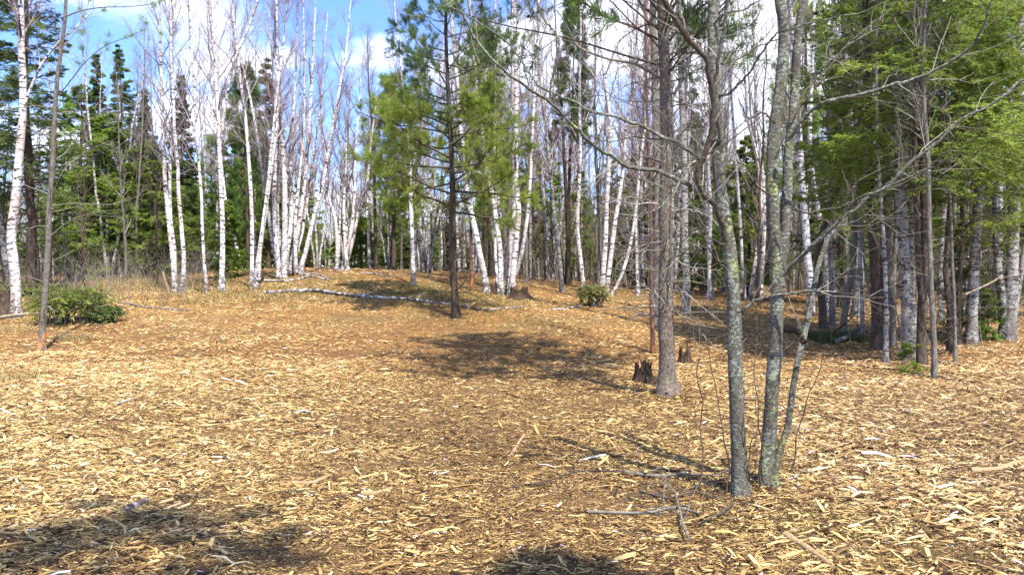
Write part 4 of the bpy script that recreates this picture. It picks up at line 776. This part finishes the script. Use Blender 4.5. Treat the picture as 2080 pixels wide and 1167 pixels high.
# ---- stumps
def stump(label, x, y, w, h, mat='stump', ragged=0.3, splinters=10, group=None):
    Y = hit(x, y); c = unproj(x, y, Y); c[2] = float(terrain(c[0], Y)); r = w / F * Y / 2; H = h / F * Y; n, k = 28, 9
    a = np.arange(n) / n * 2 * np.pi; lob = 1 + .10 * np.sin(3 * a + 1) + .07 * np.sin(7 * a) + rng.normal(0, .03, n)
    tp = H * (1 - ragged * (0.5 + 0.5 * np.sin(2 * a + random.uniform(0, 6))) * rng.uniform(.4, 1.2, n)); V = []
    for j in range(k):
        t = j / (k - 1); z = -0.06 + (tp + .06) * t; rr = r * lob * (1 + .8 * (1 - t) ** 3 * (1 + .6 * np.sin(4 * a + 1))); V.append(np.stack([np.cos(a) * rr, np.sin(a) * rr, z], 1))
    V.append(np.stack([np.cos(a) * r * .72 * lob, np.sin(a) * r * .72 * lob, tp - H * .06], 1)); V.append(np.stack([np.cos(a) * r * .3, np.sin(a) * r * .3, np.full(n, tp.min() - H * .12)], 1))
    V = np.array(V) + c; K = len(V); i = np.arange(K * n).reshape(K, n); nx = np.roll(i, -1, 1)
    q = np.stack([i[:-1], nx[:-1], nx[1:], i[1:]], -1).reshape(-1, 4)
    e = thing('tree_stump', label, 'stump', c, group); b = Buf(); b.add(V[:k].reshape(-1, 3), q[:(k - 1) * n], .5); 
    b.obj('bark', M[mat], c, e); b = Buf(); tp0 = V[k - 1:].reshape(-1, 3); i = np.arange(3 * n).reshape(3, n); nx = np.roll(i, -1, 1)
    b.add(tp0, np.stack([i[:-1], nx[:-1], nx[1:], i[1:]], -1).reshape(-1, 4), .5); b.add(np.vstack([tp0[2 * n:], tp0[2 * n:].mean(0)]), np.stack([np.arange(n), (np.arange(n) + 1) % n, np.full(n, n)], 1), .5)
    if splinters:
        aa = rng.random(splinters) * 6.28; B0 = c + np.stack([np.cos(aa) * r * .85, np.sin(aa) * r * .85, np.full(splinters, H * .55)], 1)
        P = B0[:, None] + (np.array([0, 0, 1]) + rng.normal(0, .16, (splinters, 3)))[:, None] * np.linspace(0, 1, 3)[None, :, None] * (H * rng.uniform(.3, .75, splinters))[:, None, None]; b.tubes(P, np.array([[r * .16, r * .12, .001]]).repeat(splinters, 0), 4)
    b.obj('broken_wood', M['stump'], c, e); return e
stump('dark broken stump with jagged reddish wood left of the scaly pine', 1306, 778, 32, 42, 'stump', .65, 16)
stump('low brown root lump in front of the dark broken stump', 1322, 782, 22, 18, 'stump', .5, 6)
stump('splintered red-brown stump right behind the scaly pine', 1390, 738, 22, 32, 'stump', .75, 16)
stump('round grey-sided stump beside the stout birch clump', 1053, 606, 34, 24, 'stump', .4, 6)
stump('little dark stump on the crest right of the six-stemmed clump', 772, 548, 16, 9, 'stump', .4, 0)
stump('dark flat stump top showing over the fir bush', 143, 618, 40, 30, 'dark_bark', .12, 0)
stump('black rotting stump at the left edge', 6, 645, 40, 52, 'dark_bark', .35, 3)
stump('torn brown stump at the foot of the leaning birch', 1002, 596, 12, 22, 'stump', .5, 5)

# ---- mossy mound with dark fallen log, right
def log(name, label, cat, pts, w, mat, twigs=0, tip=.5, dz=0.0, caps=1, group=None, lift=None):
    P = []
    for i, (x, y) in enumerate(pts):
        Y = hit(x, y); p = unproj(x, y, Y); p[2] = float(terrain(p[0], Y)); P.append(p)
    P = np.array(P); Ym = P[:, 1].mean(); r0 = w / F * Ym / 2; n = max(18, len(pts) * 6); Q = catmull(P, n); R = np.linspace(r0, r0 * tip, n) * (1 + rng.normal(0, .03, n))
    Q[:, 2] = terrain(Q[:, 0], Q[:, 1]) + R * .85 + dz + (0 if lift is None else np.interp(np.linspace(0, 1, n), *lift)); b = Buf(); b.tubes(Q, R, 10, 0, True)
    if twigs:
        p, r = grow(Q[None], R[None], twigs, .2, 1, .5 * w / 8, .7, .1, 5, .4, .003, .15); p[..., 2] = np.maximum(p[..., 2], terrain(p[..., 0], p[..., 1]) + .005); b.tubes(p, r, 4)
    o = b.obj(name, M[mat], P[0]); tag(o, label, cat, group); return o
log('fallen_log', 'long white fallen birch log lying across the rise', 'log', [(537, 598), (575, 595), (620, 592), (660, 597), (700, 603), (750, 606), (800, 608), (850, 612), (900, 618), (940, 624), (975, 629), (1010, 629), (1065, 624)], 8.5, 'birch', 7, .35)
log('fallen_log', 'second pale birch log lying against the left part of the long one', 'log', [(600, 598), (640, 595), (690, 602), (735, 604), (765, 599)], 7, 'birch', 3, .4, .05)
log('fallen_branch', 'white forked birch branch lying beyond the long log', 'branch', [(537, 572), (580, 572), (615, 566), (630, 562), (650, 566), (675, 571)], 5, 'birch', 3, .5)
log('fallen_branch', 'thin pale branch on the crest beyond the forked branch', 'branch', [(610, 560), (640, 557), (662, 565), (674, 570)], 4, 'birch', 2, .5)
log('fallen_branch', 'thin pinkish stick lying on the crest left of the white front birch', 'branch', [(737, 555), (765, 558), (800, 561)], 3, 'birch', 1, .6)
log('fallen_branch', 'pale thin pole lying right of the fir bush with a white bark scrap', 'branch', [(246, 618), (280, 624), (305, 627), (345, 629), (388, 632)], 5, 'birch_grey', 2, .6)
log('fallen_pole', 'long thin pale pole resting across the left foreground below the fir bush', 'pole', [(-60, 668), (0, 658), (60, 650), (110, 643), (160, 636), (205, 630)], 6, 'dead', 2, .4, .12)
log('fallen_branch', 'white stick lying left of the yellowish bush', 'branch', [(1120, 630), (1150, 627), (1180, 622), (1205, 614)], 4, 'birch', 2, .6)
log('fallen_log', 'dark curved log lying across the mossy mound', 'log', [(1590, 675), (1630, 682), (1670, 690), (1710, 692), (1750, 672)], 16, 'dark_bark', 5, .6, .02)
log('fallen_branch', 'grey twisted root lying right of the mossy mound', 'branch', [(1700, 702), (1735, 690), (1770, 672)], 9, 'grey_bark', 3, .6, .06)
log('fallen_branch', 'long thin stick lying on the chips behind the thin lichen-grey trunk', 'branch', [(1905, 712), (1950, 706), (2000, 712), (2050, 718)], 4, 'dead', 3, .5)
log('fallen_branch', 'thin pale pole lying right of the thin lichen-grey trunk', 'branch', [(1905, 735), (1960, 745), (2020, 755), (2080, 762)], 5, 'dead', 1, .6)
log('fallen_branch', 'pale split wood lying at the right edge', 'branch', [(1970, 968), (2020, 958), (2085, 940)], 13, 'cut', 0, .7)
log('fallen_branch', 'grey crooked branch lying in front of the nearest clump', 'branch', [(1195, 1050), (1260, 1056), (1320, 1054), (1370, 1044), (1420, 1052)], 7, 'grey_bark', 6, .7, .02)
log('fallen_branch', 'grey stick lying towards the viewer before the nearest clump', 'branch', [(1400, 1120), (1386, 1088), (1382, 1068), (1368, 1020), (1340, 985)], 6, 'grey_bark', 4, .5, .05)
log('fallen_branch', 'thin dark twig reaching left from the foot of the nearest clump', 'branch', [(1480, 965), (1400, 962), (1300, 965), (1230, 968), (1160, 972), (1080, 990), (1020, 1000)], 5, 'dark_bark', 10, .4, .02)
log('fallen_branch', 'pale grey stick under the dark twig left of the nearest clump', 'branch', [(1270, 968), (1330, 975), (1400, 968), (1450, 975)], 8, 'grey_bark', 3, .5, .01)
log('wood_splinter', 'long yellow split plank of wood, bottom right of the clump', 'splinter', [(1595, 1100), (1640, 1125), (1690, 1162)], 18, 'cut', 0, .6)
log('wood_splinter', 'fresh yellow splinter left of the middle in the foreground', 'splinter', [(595, 993), (635, 984), (668, 975)], 12, 'cut', 0, .6)
log('wood_splinter', 'pinkish split chunk lying in the middle foreground', 'splinter', [(735, 1012), (765, 1004), (795, 995)], 11, 'cut', 0, .6)
log('wood_splinter', 'short brown log end with a white cut face, lower left', 'splinter', [(262, 1046), (282, 1036), (297, 1028)], 16, 'birch', 0, .9)
log('wood_splinter', 'pale narrow splinter pointing at the short log end', 'splinter', [(210, 1046), (236, 1038), (258, 1032)], 6, 'cut', 0, .5)
log('wood_splinter', 'pale standing splinter of wood left of the shadow under the clump', 'splinter', [(1038, 932), (1052, 910), (1066, 888)], 8, 'cut', 0, .7)
log('wood_splinter', 'orange-yellow block of wood right of the nearest clump', 'splinter', [(1612, 884), (1624, 876), (1638, 872)], 20, 'cut', 0, .7)
log('wood_splinter', 'orange chunk of wood in front of the red stump', 'splinter', [(1660, 908), (1690, 912), (1725, 905)], 9, 'cut', 0, .7)
log('wood_splinter', 'long pale splinter at the bottom right corner', 'splinter', [(2012, 1100), (2040, 1080), (2085, 1066)], 10, 'cut', 0, .6)
log('fallen_branch', 'thin grey stick with small side twigs lying at the left foot of the nearest clump', 'branch', [(1300, 1010), (1360, 1022), (1410, 1018), (1470, 1034)], 6, 'limb', 6, .5, .03)
log('fallen_branch', 'short brown stick pointing from the nearest clump to the lower left', 'branch', [(1490, 1030), (1460, 1052), (1418, 1076)], 7, 'limb', 4, .5, .02)
log('fallen_branch', 'long brown stick lying right of the grey stick towards the lower edge', 'branch', [(1290, 1085), (1350, 1102), (1420, 1122), (1480, 1150)], 6, 'limb', 3, .5, .0)
log('fallen_branch', 'thin pale stick right of the nearest clump', 'branch', [(1625, 960), (1680, 972), (1745, 978)], 5, 'dead', 3, .5, .01)
def moss_mound():
    Y = hit(1695, 690); c = unproj(1695, 690, Y); c[2] = float(terrain(c[0], Y)); n = 26; V = []
    th = np.linspace(0, np.pi / 2, 8)
    for t in th:
        a = np.arange(n) / n * 6.283; rr = np.cos(t) * (1 + .16 * np.sin(3 * a + 2) + .1 * np.sin(5 * a) + rng.normal(0, .04, n)); V.append(np.stack([np.cos(a) * rr * .62, np.sin(a) * rr * .55, np.full(n, np.sin(t) * .17 - .03) + rng.normal(0, .01, n)], 1))
    V = np.array(V) + c; i = np.arange(8 * n).reshape(8, n); nx = np.roll(i, -1, 1); b = Buf(); b.add(V.reshape(-1, 3), np.stack([i[:-1], nx[:-1], nx[1:], i[1:]], -1).reshape(-1, 4), .1, 0, True)
    P = V[:6].reshape(-1, 3)[rng.integers(0, 6 * n, 2600)] + rng.normal(0, .03, (2600, 3)); b.blades(P, rng.normal(0, .6, (2600, 3)) + np.array([0, 0, 1]), .05, .012)
    o = b.obj('moss_mound', M['moss'], c); tag(o, 'dark mossy mound of roots under three crooked trunks, right side', 'moss mound')
moss_mound()

# ================================================================ background: a few kinds, copied
def copy_tree(root, loc, rz, sc, label, group):
    r = root.copy(); COL.objects.link(r); r.location = loc; r.rotation_euler = (0, 0, rz); r.scale = sc; r['label'] = label; r['group'] = group
    for ch in root.children:
        c = ch.copy(); COL.objects.link(c); c.parent = r
    return r
def proto_bare(name, label, cat, H, r0, bark, twig, nst=1, lean=0.05, t0=.3, dens=.7, tert=3, r3=.0038, spread=1.0, group='g', dead=0):
    e = thing(name, label, cat, (0, 0, 0), group); st = []
    for i in range(nst):
        a = i / nst * 6.28 + rng.random(); l = 0.0 if nst == 1 else rng.uniform(.06, .17)
        Q = path_up(np.cos(a) * .1 * (nst > 1), np.sin(a) * .1 * (nst > 1), H * rng.uniform(.85, 1), (np.cos(a) * l + rng.normal(0, lean * .5), np.sin(a) * l), .07, 14); Q[0, 2] -= .3; R = rad(Q, r0 * rng.uniform(.7, 1), .12)
        b = Buf(); b.tubes(Q, R, 6); b.obj('trunk', M[bark], (0, 0, 0), e); st.append((Q, R))
    for sr in st:
        b = Buf(); bare_crown(b, [sr], t0, dens, spread, r3, .5, 0, tert, dead, 6); b.obj('branches', M[twig], (0, 0, 0), e)
    return e
def proto_ever(name, label, cat, kind, H, Lmax, t0, mat, n1=50, blade=2.0, dead=10, detail=.7, prof=.7):
    e = thing(name, label, cat, (0, 0, 0), 'g'); Q = path_up(0, 0, H, (0, 0), .04); Q[0, 2] -= .3; R = rad(Q, .11, .1)
    b = Buf(); b.tubes(Q, R, 6); b.obj('trunk', M['dark_bark'], (0, 0, 0), e); Bb, Bf = conifer(kind, Q, R, t0, Lmax, n1, detail, blade, dead, prof)
    Bb.obj('branches', M['dark_bark'], (0, 0, 0), e); Bf.obj('needles', M[mat], (0, 0, 0), e); return e
PB = [proto_bare('birch_tree', 'x', 'birch', 11, .085, 'birch_far', 'twig') for _ in range(4)] + [proto_bare('birch_clump', 'x', 'birch', 11, .08, 'birch_far', 'twig', n, dens=.5) for n in (3, 4)]
PG = [proto_bare('bare_tree', 'x', 'tree', 11, .09, 'grey_bark', 'twig_grey', 1, .08, .2, .8, dead=10) for _ in range(3)] + [proto_bare('bare_tree', 'x', 'tree', 9, .06, 'dark_bark', 'twig_red', 1, .1, .15, .9, dead=14) for _ in range(2)]
PF = [proto_ever('fir_tree', 'x', 'fir tree', 'fir', 8, 1.9, .1, 'fir'), proto_ever('spruce_tree', 'x', 'spruce', 'spruce', 10, 1.7, .12, 'spruce', 60), proto_ever('pine_tree', 'x', 'pine tree', 'pine', 9, 1.8, .25, 'pine', 40, 1.9), proto_ever('fir_tree', 'x', 'fir tree', 'fir', 7, 1.6, .18, 'rusty', 50)]
REG = [(-900, 20, 'past the left edge'), (20, 160, 'behind the far left white birch'), (160, 310, 'behind the left fir trees'), (310, 400, 'behind the slim crossing birches'), (400, 480, 'behind the forked birch'), (480, 550, 'left of the large birch clump'),
       (550, 660, 'behind the large birch clump'), (660, 780, 'behind the six-stemmed clump'), (780, 880, 'behind the white front birch'), (880, 1000, 'behind the tall soft-needled pine'), (1000, 1090, 'behind the stout birch clump'),
       (1090, 1200, 'behind the bowed birch'), (1200, 1300, 'behind the three-birch bush'), (1300, 1400, 'behind the scaly pine'), (1400, 1500, 'behind the left lichen stem'), (1500, 1610, 'behind the right lichen stem'), (1610, 1730, 'behind the pinkish birch'),
       (1730, 1820, 'behind the dark mossy trunk'), (1820, 1940, 'behind the right-hand evergreens'), (1940, 2080, 'behind the slanting banded birch'), (2080, 3200, 'past the right edge')]
def region(x):
    for a, b, t in REG:
        if a <= x < b: return t
    return REG[-1][2]
KN = {'B': 'slender pale birch', 'G': 'thin bare grey trunk', 'D': 'thin dark bare tree', 'F': 'green fir', 'S': 'dark spruce', 'P': 'green pine', 'R': 'rusty-green fir'}
KP = {'B': 'pale birches', 'G': 'thin bare grey trunks', 'D': 'thin dark bare trees', 'F': 'green firs', 'S': 'dark spruces', 'P': 'green pines', 'R': 'rusty-green firs'}
PLACED = []
def bg_top(x): return float(np.interp(x, [0, 120, 300, 400, 560, 640, 700, 790, 860, 1000, 2080], [-80, 120, 60, -20, 20, 110, 190, 170, 0, -80, -120]))
used = set()
def place(kind, x, Y, Hs):
    X = (x - 1040) / F * Y
    for (a, b) in PLACED:
        if (a - X) ** 2 + (b - Y) ** 2 < .5: return
    PLACED.append((X, Y)); z = float(terrain(X, Y))
    lst = {'B': PB, 'G': PG[:3], 'D': PG[3:], 'F': PF[:1], 'S': PF[1:2], 'P': PF[2:3], 'R': PF[3:]}[kind]; p = random.choice(lst)
    Hp = max(c.data.vertices[0].co.z if False else c.bound_box[1][2] for c in p.children); h = Hs / Hp
    dp = 'nearer' if Y < 31 else 'deeper' if Y < 40 else 'farthest'
    lab = KN[kind] + (' clump' if p.name.startswith('birch_clump') else '') + ' in the ' + dp + ' wood ' + region(x)
    grp = KP[kind] + (' in clumps' if p.name.startswith('birch_clump') else '') + ' in the ' + dp + ' wood ' + region(x)
    s = h * random.uniform(.85, 1.15) if kind in 'BGD' else h
    if id(p) not in used:
        used.add(id(p)); p.location = (X, Y, z); p.rotation_euler = (0, 0, random.uniform(0, 6.28)); p.scale = (s, s, h); p['label'] = lab; p['group'] = grp; return
    copy_tree(p, (X, Y, z), random.uniform(0, 6.28), (s, s, h), lab, grp)
def scatter(kind, n, x0, x1, y0, y1, hmin, hmax, topped=False):
    for _ in range(n):
        x = random.uniform(x0, x1); Y = random.uniform(y0, y1); H = random.uniform(hmin, hmax)
        if topped:
            zt = CAMZ + (540 - bg_top(x) - random.uniform(0, 120)) / F * Y - float(terrain((x - 1040) / F * Y, Y)); H = min(max(zt, 5), 14)
        place(kind, x, Y, H)
for P_ in PB + PG + PF:                       # bounding boxes are needed for the heights
    pass
bpy.context.view_layer.update()
scatter('B', 24, 390, 800, 32, 50, 8, 11, True)
scatter('B', 12, 800, 1010, 29, 48, 8, 12, True)
scatter('B', 20, 1000, 1300, 30, 52, 10, 13)
scatter('B', 30, 1280, 1760, 26, 50, 11, 14)
scatter('B', 22, 1740, 2120, 22, 46, 11, 14)
scatter('B', 8, 10, 300, 26, 44, 9, 12)
scatter('G', 34, 1010, 1500, 27, 48, 7, 11)
scatter('B', 18, 1040, 1500, 34, 54, 9, 13)
scatter('G', 42, 1480, 2120, 21, 44, 9, 13)
scatter('B', 20, 1500, 2120, 26, 50, 10, 14)
scatter('G', 12, 0, 330, 24, 38, 7, 10)
scatter('G', 12, 760, 1010, 32, 48, 5, 8)
scatter('D', 12, 1030, 1420, 27, 42, 4, 8)
scatter('D', 14, 40, 360, 24, 36, 4, 6)
scatter('D', 12, 1500, 2100, 21, 34, 7, 10)
scatter('F', 12, 400, 830, 38, 52, 3.5, 6)
scatter('F', 10, 100, 420, 30, 44, 4.2, 6)
scatter('F', 8, 840, 1280, 34, 50, 3, 6)
scatter('F', 14, 1280, 1780, 28, 46, 4, 8)
scatter('F', 10, 1780, 2140, 24, 42, 5, 10)
scatter('S', 5, 100, 420, 38, 50, 5.5, 7.5)
scatter('S', 5, 1280, 2080, 34, 50, 8, 12)
scatter('P', 4, 430, 560, 36, 46, 5, 8); scatter('P', 6, 770, 1100, 32, 46, 6, 9); scatter('P', 8, 1180, 1760, 30, 46, 8, 13)
scatter('R', 9, 1040, 1330, 34, 50, 5, 8); scatter('R', 4, 330, 760, 42, 52, 6, 8)
# beside the frame, so the wood goes on when one steps aside
scatter('B', 8, -700, -60, 14, 40, 11, 13); scatter('F', 6, -700, -80, 15, 40, 7, 11); scatter('B', 8, 2160, 3000, 12, 40, 12, 14); scatter('F', 6, 2150, 3000, 13, 40, 8, 11)

# ---- far wood: one mass of thin trunks, twigs and dark green beyond the counted trees
def far_wood():
    b = Buf(); n = 900
    x = rng.uniform(-500, 2600, n); Y = rng.uniform(50, 88, n); X = (x - 1040) / F * Y; z0 = terrain(X, Y)
    H = rng.uniform(6, 11, n) * np.interp(x, [0, 400, 560, 640, 800, 900, 2600], [1, 1, .85, .68, .62, .9, 1.1]); k = 6; s = np.linspace(0, 1, k)
    P = np.stack([X[:, None] + rng.normal(0, .5, (n, 1)) * s + rng.normal(0, .08, (n, k)), Y[:, None] + 0 * s[None], z0[:, None] - .2 + H[:, None] * s[None]], -1)
    R = (rng.uniform(.05, .12, n)[:, None]) * (1 - .85 * s)[None]; pale = rng.random(n) < .6
    b.tubes(P[pale], R[pale], 4, 0); b.tubes(P[~pale], R[~pale], 4, 1)
    p, r = grow(P, R, 16, .15, .98, lambda t: 2.0 * (1.15 - t), .6, .35, 4, .4, .012, .1); b.tubes(p, r, 3, 1)
    p, r = grow(p, r, 4, .2, 1, .8, .6, .2, 3, .6, .009, .1); b.tubes(p, r, 3, 1)
    m = 170; m = 320; x = rng.uniform(-500, 2600, m); Y = rng.uniform(44, 84, m); X = (x - 1040) / F * Y; z0 = terrain(X, Y); H = rng.uniform(1.8, 7.5, m) * np.interp(x, [0, 400, 560, 640, 800, 900, 2600], [1, .9, .7, .5, .5, .7, 1.0])
    kk = 900; u = rng.random((m, kk)) ** .8; a = rng.random((m, kk)) * 6.28; rr = (1 - u) ** .8 * (H * .26)[:, None] * rng.uniform(.3, 1, (m, kk)) + .05
    C = np.stack([X[:, None] + np.cos(a) * rr, Y[:, None] + np.sin(a) * rr, z0[:, None] + H[:, None] * u + rng.normal(0, .08, (m, kk))], -1).reshape(-1, 3)
    d = np.stack([np.cos(a), np.sin(a), rng.normal(-.1, .35, (m, kk))], -1).reshape(-1, 3)
    b.blades(C, d, rng.uniform(.25, .6, m * kk), .16, 2, rnd=np.repeat(rng.random(m) * .6, kk) + rng.random(m * kk) * .4)
    o = b.obj('distant_woods', [M['birch_far'], M['twig_grey'], M['spruce']]); o['kind'] = 'stuff'; tag(o, 'far-off mixed wood closing the view behind all the trees', 'woods')
far_wood()

# ---- brush, dry grass and twigs on the ground
def thin_stems(name, label, cat, n, x0, x1, y0, y1, h0, h1, r, mat, lean=.25, sub=3, subL=.3, kinds=None):
    x = rng.uniform(x0, x1, n); Y = rng.uniform(y0, y1, n); X = (x - 1040) / F * Y; z0 = terrain(X, Y); H = rng.uniform(h0, h1, n); k = 5; s = np.linspace(0, 1, k)
    L = rng.normal(0, lean, (n, 1, 2)) * H[:, None, None]
    P = np.stack([X[:, None] + L[:, :, 0] * s ** 1.5 + rng.normal(0, .02, (n, k)), Y[:, None] + L[:, :, 1] * s ** 1.5 + rng.normal(0, .02, (n, k)), z0[:, None] - .02 + H[:, None] * s], -1)
    R = np.full((n, 1), r) * rng.uniform(.6, 1.3, (n, 1)) * (1 - .75 * s)[None]; b = Buf(); b.tubes(P, R, 3)
    if sub: p, rr = grow(P, R, sub, .25, 1, subL, .6, .2, 4, .6, r * .3, .15); b.tubes(p, rr, 3); q, rq = grow(p, rr, 3, .3, 1, subL * .5, .6, .1, 3, .7, r * .25, .15); b.tubes(q, rq, 3)
    o = b.obj(name, M[mat]); o['kind'] = 'stuff'; tag(o, label, cat)
thin_stems('brush', 'grey brown tangle of leafless brush before the left fir trees', 'brush', 420, -100, 420, 20, 33, .4, 1.5, .006, 'twig_grey', .38, 5, .4)
thin_stems('brush', 'leafless brown brush under the trees in the middle and right background', 'brush', 1100, 1000, 2300, 28, 46, .8, 4.2, .009, 'twig_grey', .2, 5, .7)
thin_stems('brush', 'reddish leafless shrubs behind the stout birch clump', 'brush', 70, 1040, 1360, 28, 38, 2, 5, .010, 'twig_red', .2, 7, .8)
thin_stems('brush', 'thin bare shoots between the right-hand trunks', 'brush', 260, 1640, 2200, 15, 26, .6, 3.0, .006, 'twig_grey', .2, 4, .4)
def grass(name, label, cat, spots, mat, n, h0, h1, w=.004):
    b = Buf()
    for (px, py, rx, ry, fr) in spots:
        Yc = hit(px, py); c = unproj(px, py, Yc); m = int(n * fr); X = c[0] + rng.normal(0, rx, m); Y = Yc + rng.normal(0, ry, m); C = np.stack([X, Y, terrain(X, Y) - .005], 1)
        b.blades(C, rng.normal(0, .38, (m, 3)) + np.array([0, 0, 1]), rng.uniform(h0, h1, m), w)
    o = b.obj(name, M[mat]); o['kind'] = 'stuff'; tag(o, label, cat)
grass('dry_grass', 'tall dry yellowish grass before the left birches', 'grass', [(290, 575, 1.2, 1.6, 1), (200, 585, 1.5, 1.5, .6), (390, 590, .9, 1, .5), (520, 600, .8, 1, .35), (130, 590, 1.5, 1.5, .4)], 'straw', 1700, .08, .34, .008)
grass('dry_grass', 'straw coloured grass tufts at the left edge by the young pine', 'grass', [(25, 672, .3, .2, 1), (20, 775, .3, .12, 1), (130, 690, .12, .12, .5), (170, 690, .2, .1, .5)], 'straw', 500, .05, .2, .006)
grass('short_grass', 'short olive grass growing through the chips on the rise', 'grass', [(650, 590, 2.2, 1.8, 1), (820, 592, 2.0, 1.3, 1), (1000, 640, 1, 1, .2), (1500, 630, 2, 1.5, .5), (450, 600, 1.6, 1.5, .6), (950, 600, 1.3, 1, .4)], 'grass', 5000, .03, .11, .009)
grass('short_grass', 'thin green grass and moss near the nearest clump', 'grass', [(1600, 1060, .35, .15, 1), (1760, 1090, .5, .18, 1), (1850, 1140, .4, .1, .5), (1700, 1030, .5, .15, .4), (1640, 850, .3, .3, .2)], 'grass', 2300, .012, .045, .003)
def ground_sticks():
    n = 1500; Y = 2.8 + 22 * rng.random(n) ** .8; X = (rng.random(n) * 2 - 1) * Y * .75; yaw = rng.random(n) * 6.28; L = rng.uniform(.08, .45, n); k = 5; s = np.linspace(-.5, .5, k)
    P = np.stack([X[:, None] + np.cos(yaw)[:, None] * L[:, None] * s + rng.normal(0, .006, (n, k)), Y[:, None] + np.sin(yaw)[:, None] * L[:, None] * s + rng.normal(0, .006, (n, k)), np.zeros((n, k))], -1)
    c = 80; X[:c] = rng.normal(1.35, .45, c); Y[:c] = rng.normal(5.5, .3, c); P[..., 0] += (X - P[..., 0].mean(1))[:, None]; P[..., 1] += (Y - P[..., 1].mean(1))[:, None]
    R = (rng.uniform(.0014, .0045, n)[:, None]) * np.linspace(1, .6, k)[None]; P[..., 2] = terrain(P[..., 0], P[..., 1]) + .014 + rng.random((n, 1)) * .02 + rng.normal(0, .004, (n, k)); b = Buf(); b.tubes(P, R, 4)
    o = b.obj('fallen_twigs', M['limb']); o['kind'] = 'stuff'; tag(o, 'thin grey and brown twigs scattered over the chips', 'twigs')
ground_sticks()
# ---- pines behind the camera whose tops shade the lower edge and lower left corner
def back_pine(x, y, H, Lmax, t0, label, n1=46, det=.9):
    z = float(terrain(x, y)); Q = path_up(x, y, H, (0, 0), .03); Q[:, 2] += z; R = rad(Q, .12, .1); e = thing('pine_tree', label, 'pine tree', (x, y, z)); b = Buf(); b.tubes(Q, R, 9); b.obj('trunk', M['pine_bark'], (x, y, z), e)
    Bb, Bf = conifer('pine', Q, R, t0, Lmax, n1, det, 1.2); Bb.obj('branches', M['twig_grey'], (x, y, z), e); Bf.obj('needles', M['pine'], (x, y, z), e)
back_pine(2.7, -1.3, 10.4, 1.0, .66, 'pine standing behind the viewpoint to the right', 34, .85)
back_pine(0.6, -1.55, 12.2, 2.0, .66, 'taller pine standing behind the viewpoint', 27, .7)
back_bare = copy_tree(PG[0], (-0.9, -2.4, 0), 1.0, (1.1, 1.1, 1.15), 'unseen bare tree added behind the viewpoint to cast branch shadows', 'added shadow-casting trees behind the viewpoint')  # unseen tree added for its web of branch shadows at lower left

# ---- trees that still share a label are told apart by their order from the left
from collections import defaultdict
same = defaultdict(list)
for o in S.objects:
    if o.parent is None and o.get('group') and 'wood' in o.get('label', ''): same[o['label']].append(o)
ORD = ['leftmost', 'second from left', 'third from left', 'fourth from left', 'fifth from left', 'sixth from left', 'seventh from left', 'eighth from left']
for lab, L in same.items():
    if len(L) < 2: continue
    L.sort(key=lambda o: o.location.x / max(o.location.y, 1))
    for i, o in enumerate(L): o['label'] = lab + ', ' + ('rightmost' if i == len(L) - 1 else ORD[min(i, 7)])
    for o in L:
        if len(o['label'].replace('-', ' ').split()) > 15: o['label'] = o['label'].replace(' in the ', ', ', 1)
